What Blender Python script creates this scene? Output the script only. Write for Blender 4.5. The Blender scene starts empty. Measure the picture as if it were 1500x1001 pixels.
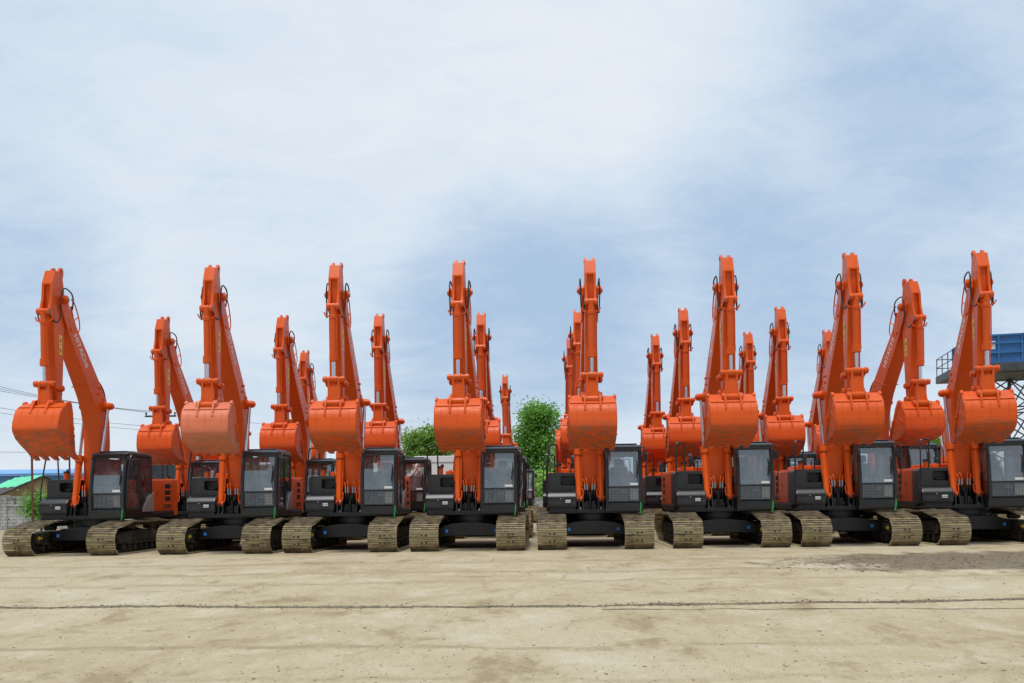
import bpy, bmesh, math, random
from mathutils import Vector, Matrix, noise as mnoise
random.seed(7)
R = math.radians
scene = bpy.context.scene
COL = scene.collection

# ------------------------------------------------------------------ camera
F = 1258.0; PX, PY = 750.0, 725.0; ROLL = 0.0135; CAMH = 1.54
def wpt(px, py, Y):
    """world point seen at photo pixel (px, py) at distance Y"""
    dx, dy = px - PX, py - PY
    u = dx - ROLL * dy; v = dy + ROLL * dx
    return Vector((u / F * Y, Y, CAMH - v / F * Y))
cam = bpy.data.cameras.new('camera'); camo = bpy.data.objects.new('camera', cam); COL.objects.link(camo)
cam.sensor_width = 36; cam.lens = F / 1500 * 36; cam.shift_y = (PY - 500.5) / 1500
cam.clip_end = 3000; cam.clip_start = 0.1
camo.location = (0, 0, CAMH); camo.rotation_euler = (R(90), ROLL, 0)
scene.camera = camo
scene.view_settings.view_transform = 'Standard'; scene.view_settings.look = 'None'
scene.view_settings.exposure = 0; scene.view_settings.gamma = 1

# ------------------------------------------------------------------ materials
def newmat(name):
    m = bpy.data.materials.new(name); m.use_nodes = True
    nt = m.node_tree; b = nt.nodes['Principled BSDF']
    return m, nt, b
def N(nt, t, **kw):
    n = nt.nodes.new(t)
    for k, v in kw.items(): setattr(n, k, v)
    return n
def noise(nt, scale, detail=4, rough=.55, vec=None, stretch=None, dist=0):
    n = N(nt, 'ShaderNodeTexNoise'); n.inputs['Scale'].default_value = scale
    n.inputs['Detail'].default_value = detail; n.inputs['Roughness'].default_value = rough
    n.inputs['Distortion'].default_value = dist
    if vec is not None:
        if stretch:
            mp = N(nt, 'ShaderNodeMapping'); mp.inputs['Scale'].default_value = stretch
            nt.links.new(vec, mp.inputs['Vector']); vec = mp.outputs[0]
        nt.links.new(vec, n.inputs['Vector'])
    return n.outputs['Fac']
def ramp(nt, fac, stops):
    r = N(nt, 'ShaderNodeValToRGB'); cr = r.color_ramp
    while len(cr.elements) > 1: cr.elements.remove(cr.elements[-1])
    cr.elements[0].position = stops[0][0]; cr.elements[0].color = tuple(stops[0][1]) + (1,)
    for p, c in stops[1:]:
        e = cr.elements.new(p); e.color = tuple(c) + (1,)
    nt.links.new(fac, r.inputs[0]); return r.outputs[0]
def mix(nt, fac, a, b, mode='MIX'):
    m = N(nt, 'ShaderNodeMix', data_type='RGBA', blend_type=mode)
    for s, v in ((0, fac), (6, a), (7, b)):
        if hasattr(v, 'is_linked'): nt.links.new(v, m.inputs[s])
        elif s == 0: m.inputs[s].default_value = v
        else: m.inputs[s].default_value = tuple(v) + (1,)
    return m.outputs[2]
def math_(nt, op, a, b=0.0, c=0.0, clamp=False):
    m = N(nt, 'ShaderNodeMath', operation=op, use_clamp=clamp)
    for i, v in enumerate((a, b, c)):
        if hasattr(v, 'is_linked'): nt.links.new(v, m.inputs[i])
        else: m.inputs[i].default_value = v
    return m.outputs[0]
def mrange(nt, v, a, b, lo=0., hi=1.):
    m = N(nt, 'ShaderNodeMapRange'); m.interpolation_type = 'SMOOTHSTEP'
    nt.links.new(v, m.inputs[0])
    for i, x in enumerate((a, b, lo, hi)): m.inputs[i + 1].default_value = x
    return m.outputs[0]
def bump(nt, b, h, strength=.3, dist=.02):
    n = N(nt, 'ShaderNodeBump'); n.inputs['Strength'].default_value = strength; n.inputs['Distance'].default_value = dist
    nt.links.new(h, n.inputs['Height']); nt.links.new(n.outputs[0], b.inputs['Normal'])
def objco(nt): return N(nt, 'ShaderNodeTexCoord').outputs['Object']
def geopos(nt): return N(nt, 'ShaderNodeNewGeometry').outputs['Position']

def plain(name, col, rough=.5, metal=0., var=.25, vscale=6., coat=0.):
    m, nt, b = newmat(name)
    f = noise(nt, vscale, 5, .6, objco(nt))
    lo = tuple(c * (1 - var) for c in col); hi = tuple(min(1, c * (1 + var)) for c in col)
    nt.links.new(ramp(nt, f, [(.3, lo), (.7, hi)]), b.inputs['Base Color'])
    b.inputs['Roughness'].default_value = rough; b.inputs['Metallic'].default_value = metal
    if coat: b.inputs['Coat Weight'].default_value = coat
    return m

ORANGE = (0.72, 0.108, 0.018)
def paint(name, bucket=False, faded=0.):
    m, nt, b = newmat(name)
    o0 = objco(nt); o = o0
    cbx = N(nt, 'ShaderNodeCombineXYZ'); nt.links.new(math_(nt, 'MULTIPLY', N(nt, 'ShaderNodeObjectInfo').outputs['Random'], 60.), cbx.inputs[0])
    av = N(nt, 'ShaderNodeVectorMath', operation='ADD'); nt.links.new(o0, av.inputs[0]); nt.links.new(cbx.outputs[0], av.inputs[1]); o = av.outputs[0]
    f1 = noise(nt, 1.3, 6, .65, o)
    base = ramp(nt, f1, [(.25, (.63, .082, .0055)), (.75, (.735, .102, .007))])
    # thin road dust, uneven, streaked downwards
    f2 = noise(nt, 3.0, 6, .7, o, (2.5, 2.5, .5))
    base = mix(nt, mrange(nt, f2, .58, .85, 0, .08), base, (.46, .22, .10))
    rough = mrange(nt, f2, .35, .8, .28, .55)
    if bucket:
        sx = N(nt, 'ShaderNodeSeparateXYZ'); nt.links.new(o0, sx.inputs[0])
        z = sx.outputs[2]
        f3 = noise(nt, 5.0, 8, .75, o, (.7, 1, 1.8))
        f4 = noise(nt, 1.1, 4, .6, o)
        zz = math_(nt, 'ADD', z, math_(nt, 'MULTIPLY', math_(nt, 'SUBTRACT', f4, .5), .5))
        band = mrange(nt, zz, -.74, -1.04)
        grime_shade = math_(nt, 'MULTIPLY', band, mrange(nt, f3, .36, .70))
        base = mix(nt, math_(nt, 'MULTIPLY', grime_shade, .86), base, (.15, .115, .08))  # lower shell grime, deepened in colour to imitate the shaded underside
        scr = noise(nt, 9, 5, .75, o, (.35, 2, 6.))
        base = mix(nt, math_(nt, 'MULTIPLY', mrange(nt, scr, .60, .72), .35), base, (.42, .10, .035))
        # welded wear strips across the shell
        w = N(nt, 'ShaderNodeTexWave', wave_type='BANDS', bands_direction='Z'); w.inputs['Scale'].default_value = 1.05
        nt.links.new(o0, w.inputs[0])
        base = mix(nt, mrange(nt, w.outputs['Fac'], .985, 1.0, 0, .35), base, (.33, .05, .012))
        rough = mrange(nt, f3, .3, .7, .36, .62)
        if faded: base = mix(nt, mrange(nt, f4, .3, .7, faded * .7, faded), base, (.66, .34, .24))  # paler wash mixed over the whole bucket colour
    nt.links.new(base, b.inputs['Base Color'])
    nt.links.new(rough, b.inputs['Roughness'])
    b.inputs['Specular IOR Level'].default_value = .32
    bump(nt, b, noise(nt, 45, 3, .5, o), .04, .01)
    return m
M = {}
M['orange'] = paint('orange_paint')
M['bucket'] = paint('bucket_paint', True); M['bucket_faded'] = paint('faded_bucket_paint', True, .42)
M['charcoal'] = plain('charcoal_plastic', (.026, .027, .031), .40, 0, .25, 5)
M['black'] = plain('black_paint', (.008, .0085, .0105), .38, 0, .4, 4)
M['cabblack'] = plain('cab_frame_paint', (.0125, .013, .016), .30, 0, .3, 3, .15)
M['rubber'] = plain('hose_rubber', (.015, .016, .018), .5)
M['chrome'] = plain('chrome_rod', (.72, .74, .77), .16, 1.0, .06)
M['silver'] = plain('silver_panel', (.36, .31, .29), .4, .2, .08)
M['steel'] = plain('bare_steel', (.45, .46, .48), .35, .9, .1)
M['white'] = plain('white_plastic', (.74, .76, .78), .5, 0, .05)
M['paper'] = plain('paper_sheet', (.78, .80, .82), .7, 0, .05)
M['seat'] = plain('seat_in_plastic', (.30, .33, .36), .35, 0, .35, 9); M['headrest'] = plain('headrest_fabric', (.05, .055, .065), .7, 0, .3, 12)
M['yellow'] = plain('yellow_sticker', (.80, .55, .02), .5, 0, .06)
M['blue'] = plain('blue_sticker', (.03, .20, .62), .5, 0, .06)
M['green'] = plain('green_strap', (.03, .42, .10), .7, 0, .1)
M['lens'] = plain('lamp_lens', (.62, .64, .66), .15, 0, .08)
M['letter'] = plain('white_lettering', (.74, .72, .71), .5, 0, .05)
M['blackink'] = plain('black_lettering', (.02, .02, .02), .5)
M['vent'] = plain('vent_black_and_hole_shade', (.010, .010, .012), .7)

def track_material():
    m, nt, b = newmat('muddy_track_steel')
    o = objco(nt)
    oi = N(nt, 'ShaderNodeObjectInfo').outputs['Random']
    off = N(nt, 'ShaderNodeVectorMath', operation='ADD'); nt.links.new(o, off.inputs[0])
    cb = N(nt, 'ShaderNodeCombineXYZ'); nt.links.new(math_(nt, 'MULTIPLY', oi, 40.), cb.inputs[0])
    nt.links.new(cb.outputs[0], off.inputs[1])
    v = off.outputs[0]
    f = noise(nt, 3.2, 8, .68, v, (.7, 1.2, 1.6), .3)
    f2 = noise(nt, 22, 5, .7, v)
    c = ramp(nt, f, [(.28, (.08, .07, .06)), (.38, (.28, .22, .13)), (.47, (.62, .52, .30)), (.75, (.78, .68, .43))])
    c = mix(nt, mrange(nt, f2, .52, .75, 0, .6), c, (.16, .125, .08))
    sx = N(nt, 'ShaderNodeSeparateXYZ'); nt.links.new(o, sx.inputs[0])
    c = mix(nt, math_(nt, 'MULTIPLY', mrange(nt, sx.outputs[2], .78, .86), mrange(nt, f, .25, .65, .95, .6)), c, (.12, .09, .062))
    nt.links.new(c, b.inputs['Base Color']); b.inputs['Roughness'].default_value = .75
    bump(nt, b, f2, .5, .02)
    return m
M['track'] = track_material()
M['grouser'] = plain('grouser_steel_and_gap_shade', (.21, .165, .10), .55, .2, .9, 5)
def dirtysteel():
    m, nt, b = newmat('dirty_black_steel')
    o = objco(nt)
    f = noise(nt, 4, 7, .7, o)
    c = ramp(nt, f, [(.40, (.010, .010, .011)), (.54, (.045, .037, .026)), (.70, (.20, .16, .095))])
    nt.links.new(c, b.inputs['Base Color']); b.inputs['Roughness'].default_value = .7
    return m
M['dirty'] = dirtysteel()

def glass(name='cab_glass', tint=(.93, .965, .975), refl=.15):
    m = bpy.data.materials.new(name); m.use_nodes = True; nt = m.node_tree
    nt.nodes.remove(nt.nodes['Principled BSDF']); out = nt.nodes['Material Output']
    tr = N(nt, 'ShaderNodeBsdfTransparent'); tr.inputs[0].default_value = tint + (1,)
    gl = N(nt, 'ShaderNodeBsdfGlossy'); gl.inputs['Roughness'].default_value = .03
    fr = N(nt, 'ShaderNodeFresnel'); fr.inputs[0].default_value = 1.5
    fac = math_(nt, 'ADD', fr.outputs[0], refl, clamp=True)
    # dusty film, its pale blue painted in as reflected sky
    df = N(nt, 'ShaderNodeBsdfDiffuse'); df.inputs[0].default_value = (.52, .62, .70, 1)
    f = noise(nt, 2.2, 5, .65, objco(nt))
    ms = N(nt, 'ShaderNodeMixShader'); nt.links.new(fac, ms.inputs[0]); nt.links.new(tr.outputs[0], ms.inputs[1]); nt.links.new(gl.outputs[0], ms.inputs[2])
    m2 = N(nt, 'ShaderNodeMixShader'); nt.links.new(mrange(nt, f, .35, .75, .02, .12), m2.inputs[0]); nt.links.new(ms.outputs[0], m2.inputs[1]); nt.links.new(df.outputs[0], m2.inputs[2])
    nt.links.new(m2.outputs[0], out.inputs[0]); return m
M['glass'] = glass()
def film():
    m = bpy.data.materials.new('plastic_film'); m.use_nodes = True; nt = m.node_tree
    nt.nodes.remove(nt.nodes['Principled BSDF']); out = nt.nodes['Material Output']
    tr = N(nt, 'ShaderNodeBsdfTransparent'); tr.inputs[0].default_value = (.9, .93, .95, 1)
    df = N(nt, 'ShaderNodeBsdfPrincipled'); df.inputs['Base Color'].default_value = (.72, .76, .80, 1); df.inputs['Roughness'].default_value = .22
    f = noise(nt, 7, 6, .7, objco(nt))
    ms = N(nt, 'ShaderNodeMixShader'); nt.links.new(mrange(nt, f, .42, .72, .03, .5), ms.inputs[0]); nt.links.new(tr.outputs[0], ms.inputs[1]); nt.links.new(df.outputs[0], ms.inputs[2])
    nt.links.new(ms.outputs[0], out.inputs[0]); return m
M['film'] = film()

# ------------------------------------------------------------------ mesh building
def P(x, u, z): return Vector((x, -u, z))          # u = forward of the machine
class MB:
    def __init__(self): self.v = []; self.f = []; self.m = []; self.bev = False
    def addbm(self, bm, mat=0):
        k = len(self.v); bm.verts.index_update()
        self.v += [v.co.copy() for v in bm.verts]
        for f in bm.faces: self.f.append([k + v.index for v in f.verts]); self.m.append(mat)
        bm.free()
    def raw(self, vs, fs, mat=0):
        k = len(self.v); self.v += [Vector(v) for v in vs]
        for f in fs: self.f.append([k + i for i in f]); self.m.append(mat)
    def box(self, lo, hi, mat=0, bev=0., rot=None, seg=2):
        """axis box between two corners; rot = Matrix applied about the centre"""
        lo = Vector(lo); hi = Vector(hi); c = (lo + hi) / 2; s = hi - lo
        bm = bmesh.new(); bmesh.ops.create_cube(bm, size=1)
        for v in bm.verts: v.co = Vector((v.co.x * abs(s.x), v.co.y * abs(s.y), v.co.z * abs(s.z)))
        if bev: self.bev = True
        if bev: bmesh.ops.bevel(bm, geom=bm.edges[:], offset=bev, segments=seg, affect='EDGES', profile=.5)
        if rot is not None: bmesh.ops.transform(bm, matrix=rot.to_4x4(), verts=bm.verts)
        bmesh.ops.translate(bm, vec=c, verts=bm.verts)
        self.addbm(bm, mat); return self
    def ub(self, x0, x1, u0, u1, z0, z1, mat=0, bev=0., seg=2):
        return self.box((min(x0, x1), min(-u0, -u1), min(z0, z1)), (max(x0, x1), max(-u0, -u1), max(z0, z1)), mat, bev, None, seg)
    def prism(self, pts, a0, a1, mat=0, bev=0., axis='x', fn=None):
        """outline extruded; axis x: pts are (u,z); axis u: pts are (x,z); axis z: pts are (x,u)"""
        bm = bmesh.new()
        def co(p, a):
            if axis == 'x': return P(a, p[0], p[1])
            if axis == 'u': return P(p[0], a, p[1])
            return P(p[0], p[1], a)
        A = [bm.verts.new(co(p, a0)) for p in pts]; B = [bm.verts.new(co(p, a1)) for p in pts]
        n = len(pts)
        bm.faces.new(A); bm.faces.new(B[::-1])
        for i in range(n): bm.faces.new((A[i], B[i], B[(i + 1) % n], A[(i + 1) % n]))
        bmesh.ops.recalc_face_normals(bm, faces=bm.faces)
        if bev:
            self.bev = True
            es = [e for e in bm.edges if e.calc_face_angle(0) > R(25)]
            bmesh.ops.bevel(bm, geom=es, offset=bev, segments=2, affect='EDGES', profile=.5)
        if fn:
            for v in bm.verts: v.co = fn(v.co)
        self.addbm(bm, mat); return self
    def tube(self, pts, r, n=8, mat=0, cap=True, smooth=0):
        pts = [Vector(p) for p in pts]
        for _ in range(smooth):
            q = [pts[0]]
            for a, b in zip(pts, pts[1:]): q += [a * .75 + b * .25, a * .25 + b * .75]
            pts = q + [pts[-1]]
        k = len(self.v); t0 = (pts[1] - pts[0]).normalized()
        nrm = t0.orthogonal().normalized()
        rr = r if isinstance(r, (list, tuple)) else None
        for i, p in enumerate(pts):
            t = ((pts[min(i + 1, len(pts) - 1)] - pts[max(i - 1, 0)])).normalized()
            nrm = (nrm - t * nrm.dot(t)).normalized(); bn = t.cross(nrm)
            ri = rr[min(i, len(rr) - 1)] if rr else r
            for j in range(n):
                a = 2 * math.pi * j / n
                self.v.append(p + (nrm * math.cos(a) + bn * math.sin(a)) * ri)
        for i in range(len(pts) - 1):
            for j in range(n):
                self.f.append([k + i * n + j, k + i * n + (j + 1) % n, k + (i + 1) * n + (j + 1) % n, k + (i + 1) * n + j]); self.m.append(mat)
        if cap:
            self.f.append([k + j for j in range(n)][::-1]); self.m.append(mat)
            e = k + (len(pts) - 1) * n
            self.f.append([e + j for j in range(n)]); self.m.append(mat)
        return self
    def cyl(self, a, b, r, n=16, mat=0): return self.tube([a, b], r, n, mat)
    def stack(self, a, b, prof, n=16, mat=0):
        """turned shape along a->b; prof = (fraction, radius) pairs"""
        a = Vector(a); b = Vector(b)
        return self.tube([a.lerp(b, t) + (b - a).normalized() * 1e-4 * i for i, (t, r) in enumerate(prof)], [r for t, r in prof], n, mat)
    def build(self, name, mats, parent=None, smooth=True, angle=24):
        me = bpy.data.meshes.new(name); me.from_pydata([tuple(v) for v in self.v], [], self.f)
        if not isinstance(mats, (list, tuple)): mats = [mats]
        for m in mats: me.materials.append(m)
        me.polygons.foreach_set('material_index', self.m)
        me.validate(); 
        if smooth:
            me.shade_smooth(); me.set_sharp_from_angle(angle=R(angle))
        o = bpy.data.objects.new(name, me); COL.objects.link(o)
        if smooth and self.bev:                  # flat faces stay flat, only the bevels round off
            w = o.modifiers.new('wn', 'WEIGHTED_NORMAL'); w.keep_sharp = True; w.weight = 80
            dg = bpy.context.evaluated_depsgraph_get(); dg.update()
            m2 = bpy.data.meshes.new_from_object(o.evaluated_get(dg), preserve_all_data_layers=True, depsgraph=dg)
            o.modifiers.clear(); o.data = m2; m2.name = name
        if parent is not None: o.parent = parent
        return o
def tag(o, label=None, cat=None, group=None, kind=None):
    for k, v in (('label', label), ('category', cat), ('group', group), ('kind', kind)):
        if v: o[k] = v
    return o
def empty(name, loc=(0, 0, 0), rz=0):
    o = bpy.data.objects.new(name, None); COL.objects.link(o); o.location = loc; o.rotation_euler = (0, 0, rz)
    o.empty_display_size = .3; return o
def text_mesh(txt, size, depth=.004, weight=.0, spacing=1.0):
    c = bpy.data.curves.new('lettering', 'FONT'); c.body = txt; c.size = size; c.extrude = depth; c.offset = weight
    c.align_x = 'CENTER'; c.align_y = 'CENTER'; c.space_character = spacing
    o = bpy.data.objects.new('lettering', c); COL.objects.link(o)
    dg = bpy.context.evaluated_depsgraph_get(); dg.update()
    me = bpy.data.meshes.new_from_object(o.evaluated_get(dg))
    bpy.data.objects.remove(o); bpy.data.curves.remove(c); return me
def text_obj(name, me, mat, M4, parent):
    me = me.copy(); me.transform(M4); me.materials.clear(); me.materials.append(mat)
    o = bpy.data.objects.new(name, me); COL.objects.link(o); o.parent = parent; return o

# ------------------------------------------------------------------ the excavator
BX = -0.07                                   # boom plane, sideways offset
FOOT = (-0.03, 1.75); PIN = (2.0, 7.17); KNEE = (-0.06, 4.4); CYLB = (0.66, 1.40)
BUCKET = (2.23, 4.22)
UPPER = set(['upper_deck', 'cab', 'engine_hood', 'counterweight', 'side_panel', 'storage_box', 'boom', 'boom_cylinder', 'arm',
             'bucket_cylinder', 'bucket_link', 'bucket', 'handrail', 'hydraulic_hoses', 'air_cleaner', 'filler_cap', 'tie_strap'])

def track_path(n):
    """closed outline of the belt centre line (u,z,tangent)"""
    pts = []
    ci, ri = (1.80, .42), .375; cs, rs = (-1.79, .46), .415      # idler and sprocket
    def line(p, q, k, sag=0):
        return [(p[0] + (q[0] - p[0]) * i / k, p[1] + (q[1] - p[1]) * i / k - sag * math.sin(math.pi * i / k)) for i in range(k)]
    pts += line((1.72, .80), (.95, .935), 12) + line((.95, .935), (-.70, .93), 20, .03) + line((-.70, .93), (-1.79, .875), 14, .02)
    pts += [(cs[0] + rs * math.cos(R(90 + 180 * i / 40)), cs[1] + rs * math.sin(R(90 + 180 * i / 40))) for i in range(40)]
    pts += line((-1.79, .045), (1.80, .045), 40)
    pts += [(ci[0] + ri * math.cos(R(-90 + 192 * i / 40)), ci[1] + ri * math.sin(R(-90 + 192 * i / 40))) for i in range(41)]
    pts = [Vector(p) for p in pts]; pts.append(pts[0])
    ln = [0]
    for a, b in zip(pts, pts[1:]): ln.append(ln[-1] + (b - a).length)
    out = []; tot = ln[-1]; j = 0
    for k in range(n):
        s = tot * k / n
        while ln[j + 1] < s: j += 1
        t = (s - ln[j]) / (ln[j + 1] - ln[j]); p = pts[j].lerp(pts[j + 1], t); d = (pts[j + 1] - pts[j]).normalized()
        out.append((p, d))
    return out, tot / n

def make_track(root, sx):
    xc = sx * 1.195; W = .40
    mb = MB(); path, pitch = track_path(49)
    rnd = random.Random(5)
    for p, d in path:
        # tangent d runs front->back on top, so the outward normal is to its right
        nrm = Vector((d.y, -d.x))
        def q(x, a, h):
            w = p + d * a + nrm * h; return P(x, w.x, w.y)
        def slab(x0, x1, a0, a1, h0, h1, mat):
            vs = [q(x0, a0, h0), q(x1, a0, h0), q(x1, a1, h0), q(x0, a1, h0), q(x0, a0, h1), q(x1, a0, h1), q(x1, a1, h1), q(x0, a1, h1)]
            mb.raw(vs, [(0, 3, 2, 1), (4, 5, 6, 7), (0, 1, 5, 4), (1, 2, 6, 5), (2, 3, 7, 6), (3, 0, 4, 7)], mat)
        hp = pitch / 2 - .006
        slab(xc - W, xc + W, -hp, hp, 0, .016, 0)
        for a in (-.066, 0., .066):
            slab(xc - W, xc + W, a - .009, a + .009, .0165, .050, 3)
        for dx in (-.06, .06):
            slab(xc + dx - .028, xc + dx + .028, -.052, -.016, .017, .019, 1)  # dark pads painted as the shade inside the shoe holes
        for dx in (-.1, .1):
            slab(xc + dx - .025, xc + dx + .025, -hp, hp, -.10, -.001, 2)
    mb.f = [f[::-1] for f in mb.f] if False else mb.f
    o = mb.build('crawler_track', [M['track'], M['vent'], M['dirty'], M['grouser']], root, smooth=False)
    bm = bmesh.new(); bm.from_mesh(o.data); bmesh.ops.recalc_face_normals(bm, faces=bm.faces); bm.to_mesh(o.data); bm.free()
    # frame between the wheels
    f = MB()
    f.prism([(1.5, .32), (1.62, .46), (1.5, .60), (.9, .66), (-1.0, .66), (-1.35, .58), (-1.35, .34)], xc - .21, xc + .21, 0, .02)
    f.ub(xc - .26, xc + .26, 1.25, -1.15, .30, .34, 0)
    f.build('track_frame', M['dirty'], o)
    def wheel(u, z, r, w, name, lip=.0):
        m = MB(); m.stack(P(xc - w, u, z), P(xc + w, u, z), [(0, r * .55), (0, r), (.22, r), (.24, r - .04), (.76, r - .04), (.78, r), (1, r), (1, r * .55)], 24)
        m.stack(P(xc - w - .03, u, z), P(xc + w + .03, u, z), [(0, .06), (0, .10), (1, .10), (1, .06)], 14)
        return m.build(name, M['dirty'], o)
    wheel(1.80, .42, .32, .10, 'idler_wheel')
    sp = MB(); teeth = []
    for i in range(42): a = 2 * math.pi * i / 42; rr = .39 if i % 2 else .34; teeth.append((-1.79 + rr * math.cos(a), .46 + rr * math.sin(a)))
    sp.prism(teeth, xc - .04, xc + .04); sp.stack(P(xc - .2, -1.79, .46), P(xc + .24, -1.79, .46), [(0, .2), (.1, .26), (.9, .26), (1, .2)], 20)
    sp.build('sprocket', M['dirty'], o)
    for i in range(8): wheel(1.25 - i * .345, .205, .10, .17, 'track_roller')
    for u in (.55, -.7): wheel(u, .785, .065, .12, 'carrier_roller')
    s = -sx; xi = xc + s * .212
    ar = MB(); pts = [(1.63, .50), (1.53, .57), (1.53, .53), (1.40, .53), (1.40, .47), (1.53, .47), (1.53, .43)]
    xi2 = xc + s * .262
    ar.ub(min(xc, xi2 - s * .004), max(xc, xi2 - s * .004), 1.66, 1.36, .38, .62, 1, .01)
    ar.prism(pts, xi2 - s * .004, xi2 + s * .003, 0)
    ar.build('arrow_sticker', [M['yellow'], M['dirty']], o)
    return o

def arc(cx, cy, r, a0, a1, n):
    return [(cx + r * math.cos(R(a0 + (a1 - a0) * i / n)), cy + r * math.sin(R(a0 + (a1 - a0) * i / n))) for i in range(n + 1)]

def bf(a, p):                                  # boom frame -> (u, z)
    al = math.atan2(PIN[0] - FOOT[0], PIN[1] - FOOT[1])
    return (FOOT[0] + a * math.sin(al) - p * math.cos(al), FOOT[1] + a * math.cos(al) + p * math.sin(al))

def make_excavator():
    root = empty('excavator')
    # ---- running gear
    for sx in (-1, 1): make_track(root, sx)
    uc = MB()
    uc.prism([(-.8, -.95), (.8, -.95), (.8, .95), (-.8, .95)], .43, .70, 0, .03, 'z')
    for s in (1, -1):
        uc.prism([(-.98, .36), (-.98, .60), (-.60, .74), (-.2, .78), (.2, .78), (.60, .74), (.98, .60), (.98, .36), (.60, .40), (-.60, .40)], s * .62, s * 1.0, 0, .02, 'u')
    uc.stack(P(0, 0, .70), P(0, 0, 1.0), [(0, .78), (.25, .80), (.25, .70), (.45, .70), (.45, .76), (.8, .76), (.8, .70), (1, .70)], 36)
    for i in range(24):
        a = 2 * math.pi * i / 24; uc.cyl(P(.78 * math.cos(a), .78 * math.sin(a), .775), P(.78 * math.cos(a), .78 * math.sin(a), .80), .02, 6)
    u = uc.build('undercarriage', M['black'], root)
    st = MB()
    for s in (1, -1): st.ub(s * .66, s * .74, 1.001, 1.004, .50, .585)
    st.build('blue_sticker', M['blue'], u)
    # ---- upper deck
    d = MB()
    d.ub(-1.28, 1.30, .88, -2.2, 1.0, 1.10, 0, .01); d.ub(.34, 1.36, 1.14, .8, 1.01, 1.09, 0, .01)
    d.ub(-1.345, 1.345, .30, -2.15, 1.05, 1.19, 0, .02); d.ub(1.2, 1.40, 1.0, -1.9, 1.06, 1.17, 0, .015)
    for x in (-.36, .24):                       # boom foot brackets
        d.prism([(.75, 1.1), (.55, 1.32), (.25, 1.88), (.05, 1.98), (-.12, 1.9), (-.5, 1.1)], x - .03, x + .03, 0, .01)
    for x in (-.40, -.28, .16, .30):            # cylinder base lugs
        d.prism([(.90, 1.06), (.80, 1.42), (.66, 1.49), (.54, 1.42), (.42, 1.06)], x - .02, x + .02, 0, .006)
    d.ub(-.45, .32, -.40, -.55, 1.1, 2.1, 0, .02)
    d.ub(-.22, .08, .62, .38, 1.1, 1.35, 0, .02); d.ub(-.16, .02, .48, .25, 1.35, 1.62, 0, .03); d.ub(-.26, -.20, .66, .60, 1.1, 1.30, 0, .01); d.ub(.05, .11, .66, .60, 1.1, 1.26, 0, .01)
    d.cyl(P(-.07, .62, 1.1), P(-.07, .62, 1.5), .05, 12)
    d.ub(-.47, .36, .92, .82, 1.0, 1.12, 0, .02)
    deck = d.build('upper_deck', M['black'], root)
    # ---- hydraulic pipes and hoses at the boom foot
    h = MB()
    for s in (-1, 1):
        for k, dx in enumerate((.0, .075)):
            x = BX + s * (.16 + .0) - s * dx
            ztop = 1.98 + .03 * k
            h.tube([P(x + s * .10, .60, 1.86), P(x + s * .08, .66, ztop), P(x + s * .03, .74, ztop + .02), P(x, .80, ztop - .06), P(x - s * .01, .82, 1.84)], .019, 8, 0, True, 2)
            h.cyl(P(x - s * .01, .82, 1.85), P(x - s * .015, .825, 1.68), .026, 10, 1)
            h.tube([P(x - s * .015, .825, 1.69), P(x - s * .02, .83, 1.5), P(x - s * .03, .7, 1.25), P(x - s * .03, .4, 1.15)], .024, 8, 2, True, 2)
        h.tube([P(BX + s * .30, .86, 1.72), P(BX + s * .20, .90, 1.70), P(BX + s * .20, .95, 1.55), P(BX + s * .22, 1.0, 1.43), P(BX + s * .28, 1.01, 1.38)], .018, 8, 0, True, 2)
    h.v = [v + Vector((0, .30, 0)) for v in h.v]
    h.build('hydraulic_hoses', [M['orange'], M['steel'], M['rubber']], root)
    # ---- cab
    c = MB(); X0, X1 = .36, 1.34
    c.ub(X0, X1, 1.20, -.40, 1.04, 1.30, 0, .025)                       # skirt
    c.ub(X0 + .02, X1 - .02, 1.10, -.38, 1.18, 1.26, 0)
    roof = [(1.05, 2.84), (1.05, 2.90), (.96, 2.95), (.3, 2.97), (-.30, 2.95), (-.40, 2.91), (-.42, 2.83)]
    c.prism(roof, X0, X1, 0, .03)
    c.ub(X0 + .10, X1 - .10, .85, -.2, 2.955, 3.0, 0, .02)
    def pillar(x, pts, r=.048):
        prof = [P(x, *p) for p in pts]; c.tube(prof, r, 8, 0, True, 1)
    for x in (X0 + .045, X1 - .045):
        pillar(x, [(1.17, 1.22), (1.19, 1.45), (1.17, 1.80), (1.10, 2.35), (1.00, 2.78), (.86, 2.88)], .052)
        pillar(x, [(.33, 1.25), (.33, 2.1), (.30, 2.82)], .045)
        pillar(x, [(-.36, 1.25), (-.36, 2.82)], .05)
    c.ub(X0 + .03, X1 - .03, 1.19, 1.15, 1.715, 1.765, 0, .01)          # bar between the two front windows
    c.ub(X0 + .03, X1 - .03, 1.06, .99, 2.775, 2.85, 0, .015)
    c.ub(X0 + .01, X0 + .05, 1.15, -.35, 1.28, 1.74, 0, .008)           # right lower wall
    c.ub(X0 + .02, X0 + .06, 1.1, -.36, 1.74, 1.79, 0, .008)
    c.ub(X1 - .06, X1 - .02, .33, -.36, 1.28, 1.60, 0, .01)
    c.ub(X1 - .07, X1 - .03, 1.1, -.36, 2.72, 2.82, 0, .01)
    c.ub(X0 + .02, X1 - .02, -.35, -.39, 1.2, 1.78, 0, .01)             # rear lower wall
    c.ub(X0 + .05, X1 - .05, -.35, -.39, 2.66, 2.85, 0, .01)
    cab = c.build('cab', M['cabblack'], root)
    g = MB()                                                           # upper windscreen follows the pillars
    zs = [1.765, 1.95, 2.15, 2.35, 2.55, 2.79]; us = [1.172, 1.155, 1.13, 1.10, 1.055, 1.005]
    vs = []; fs = []
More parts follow.
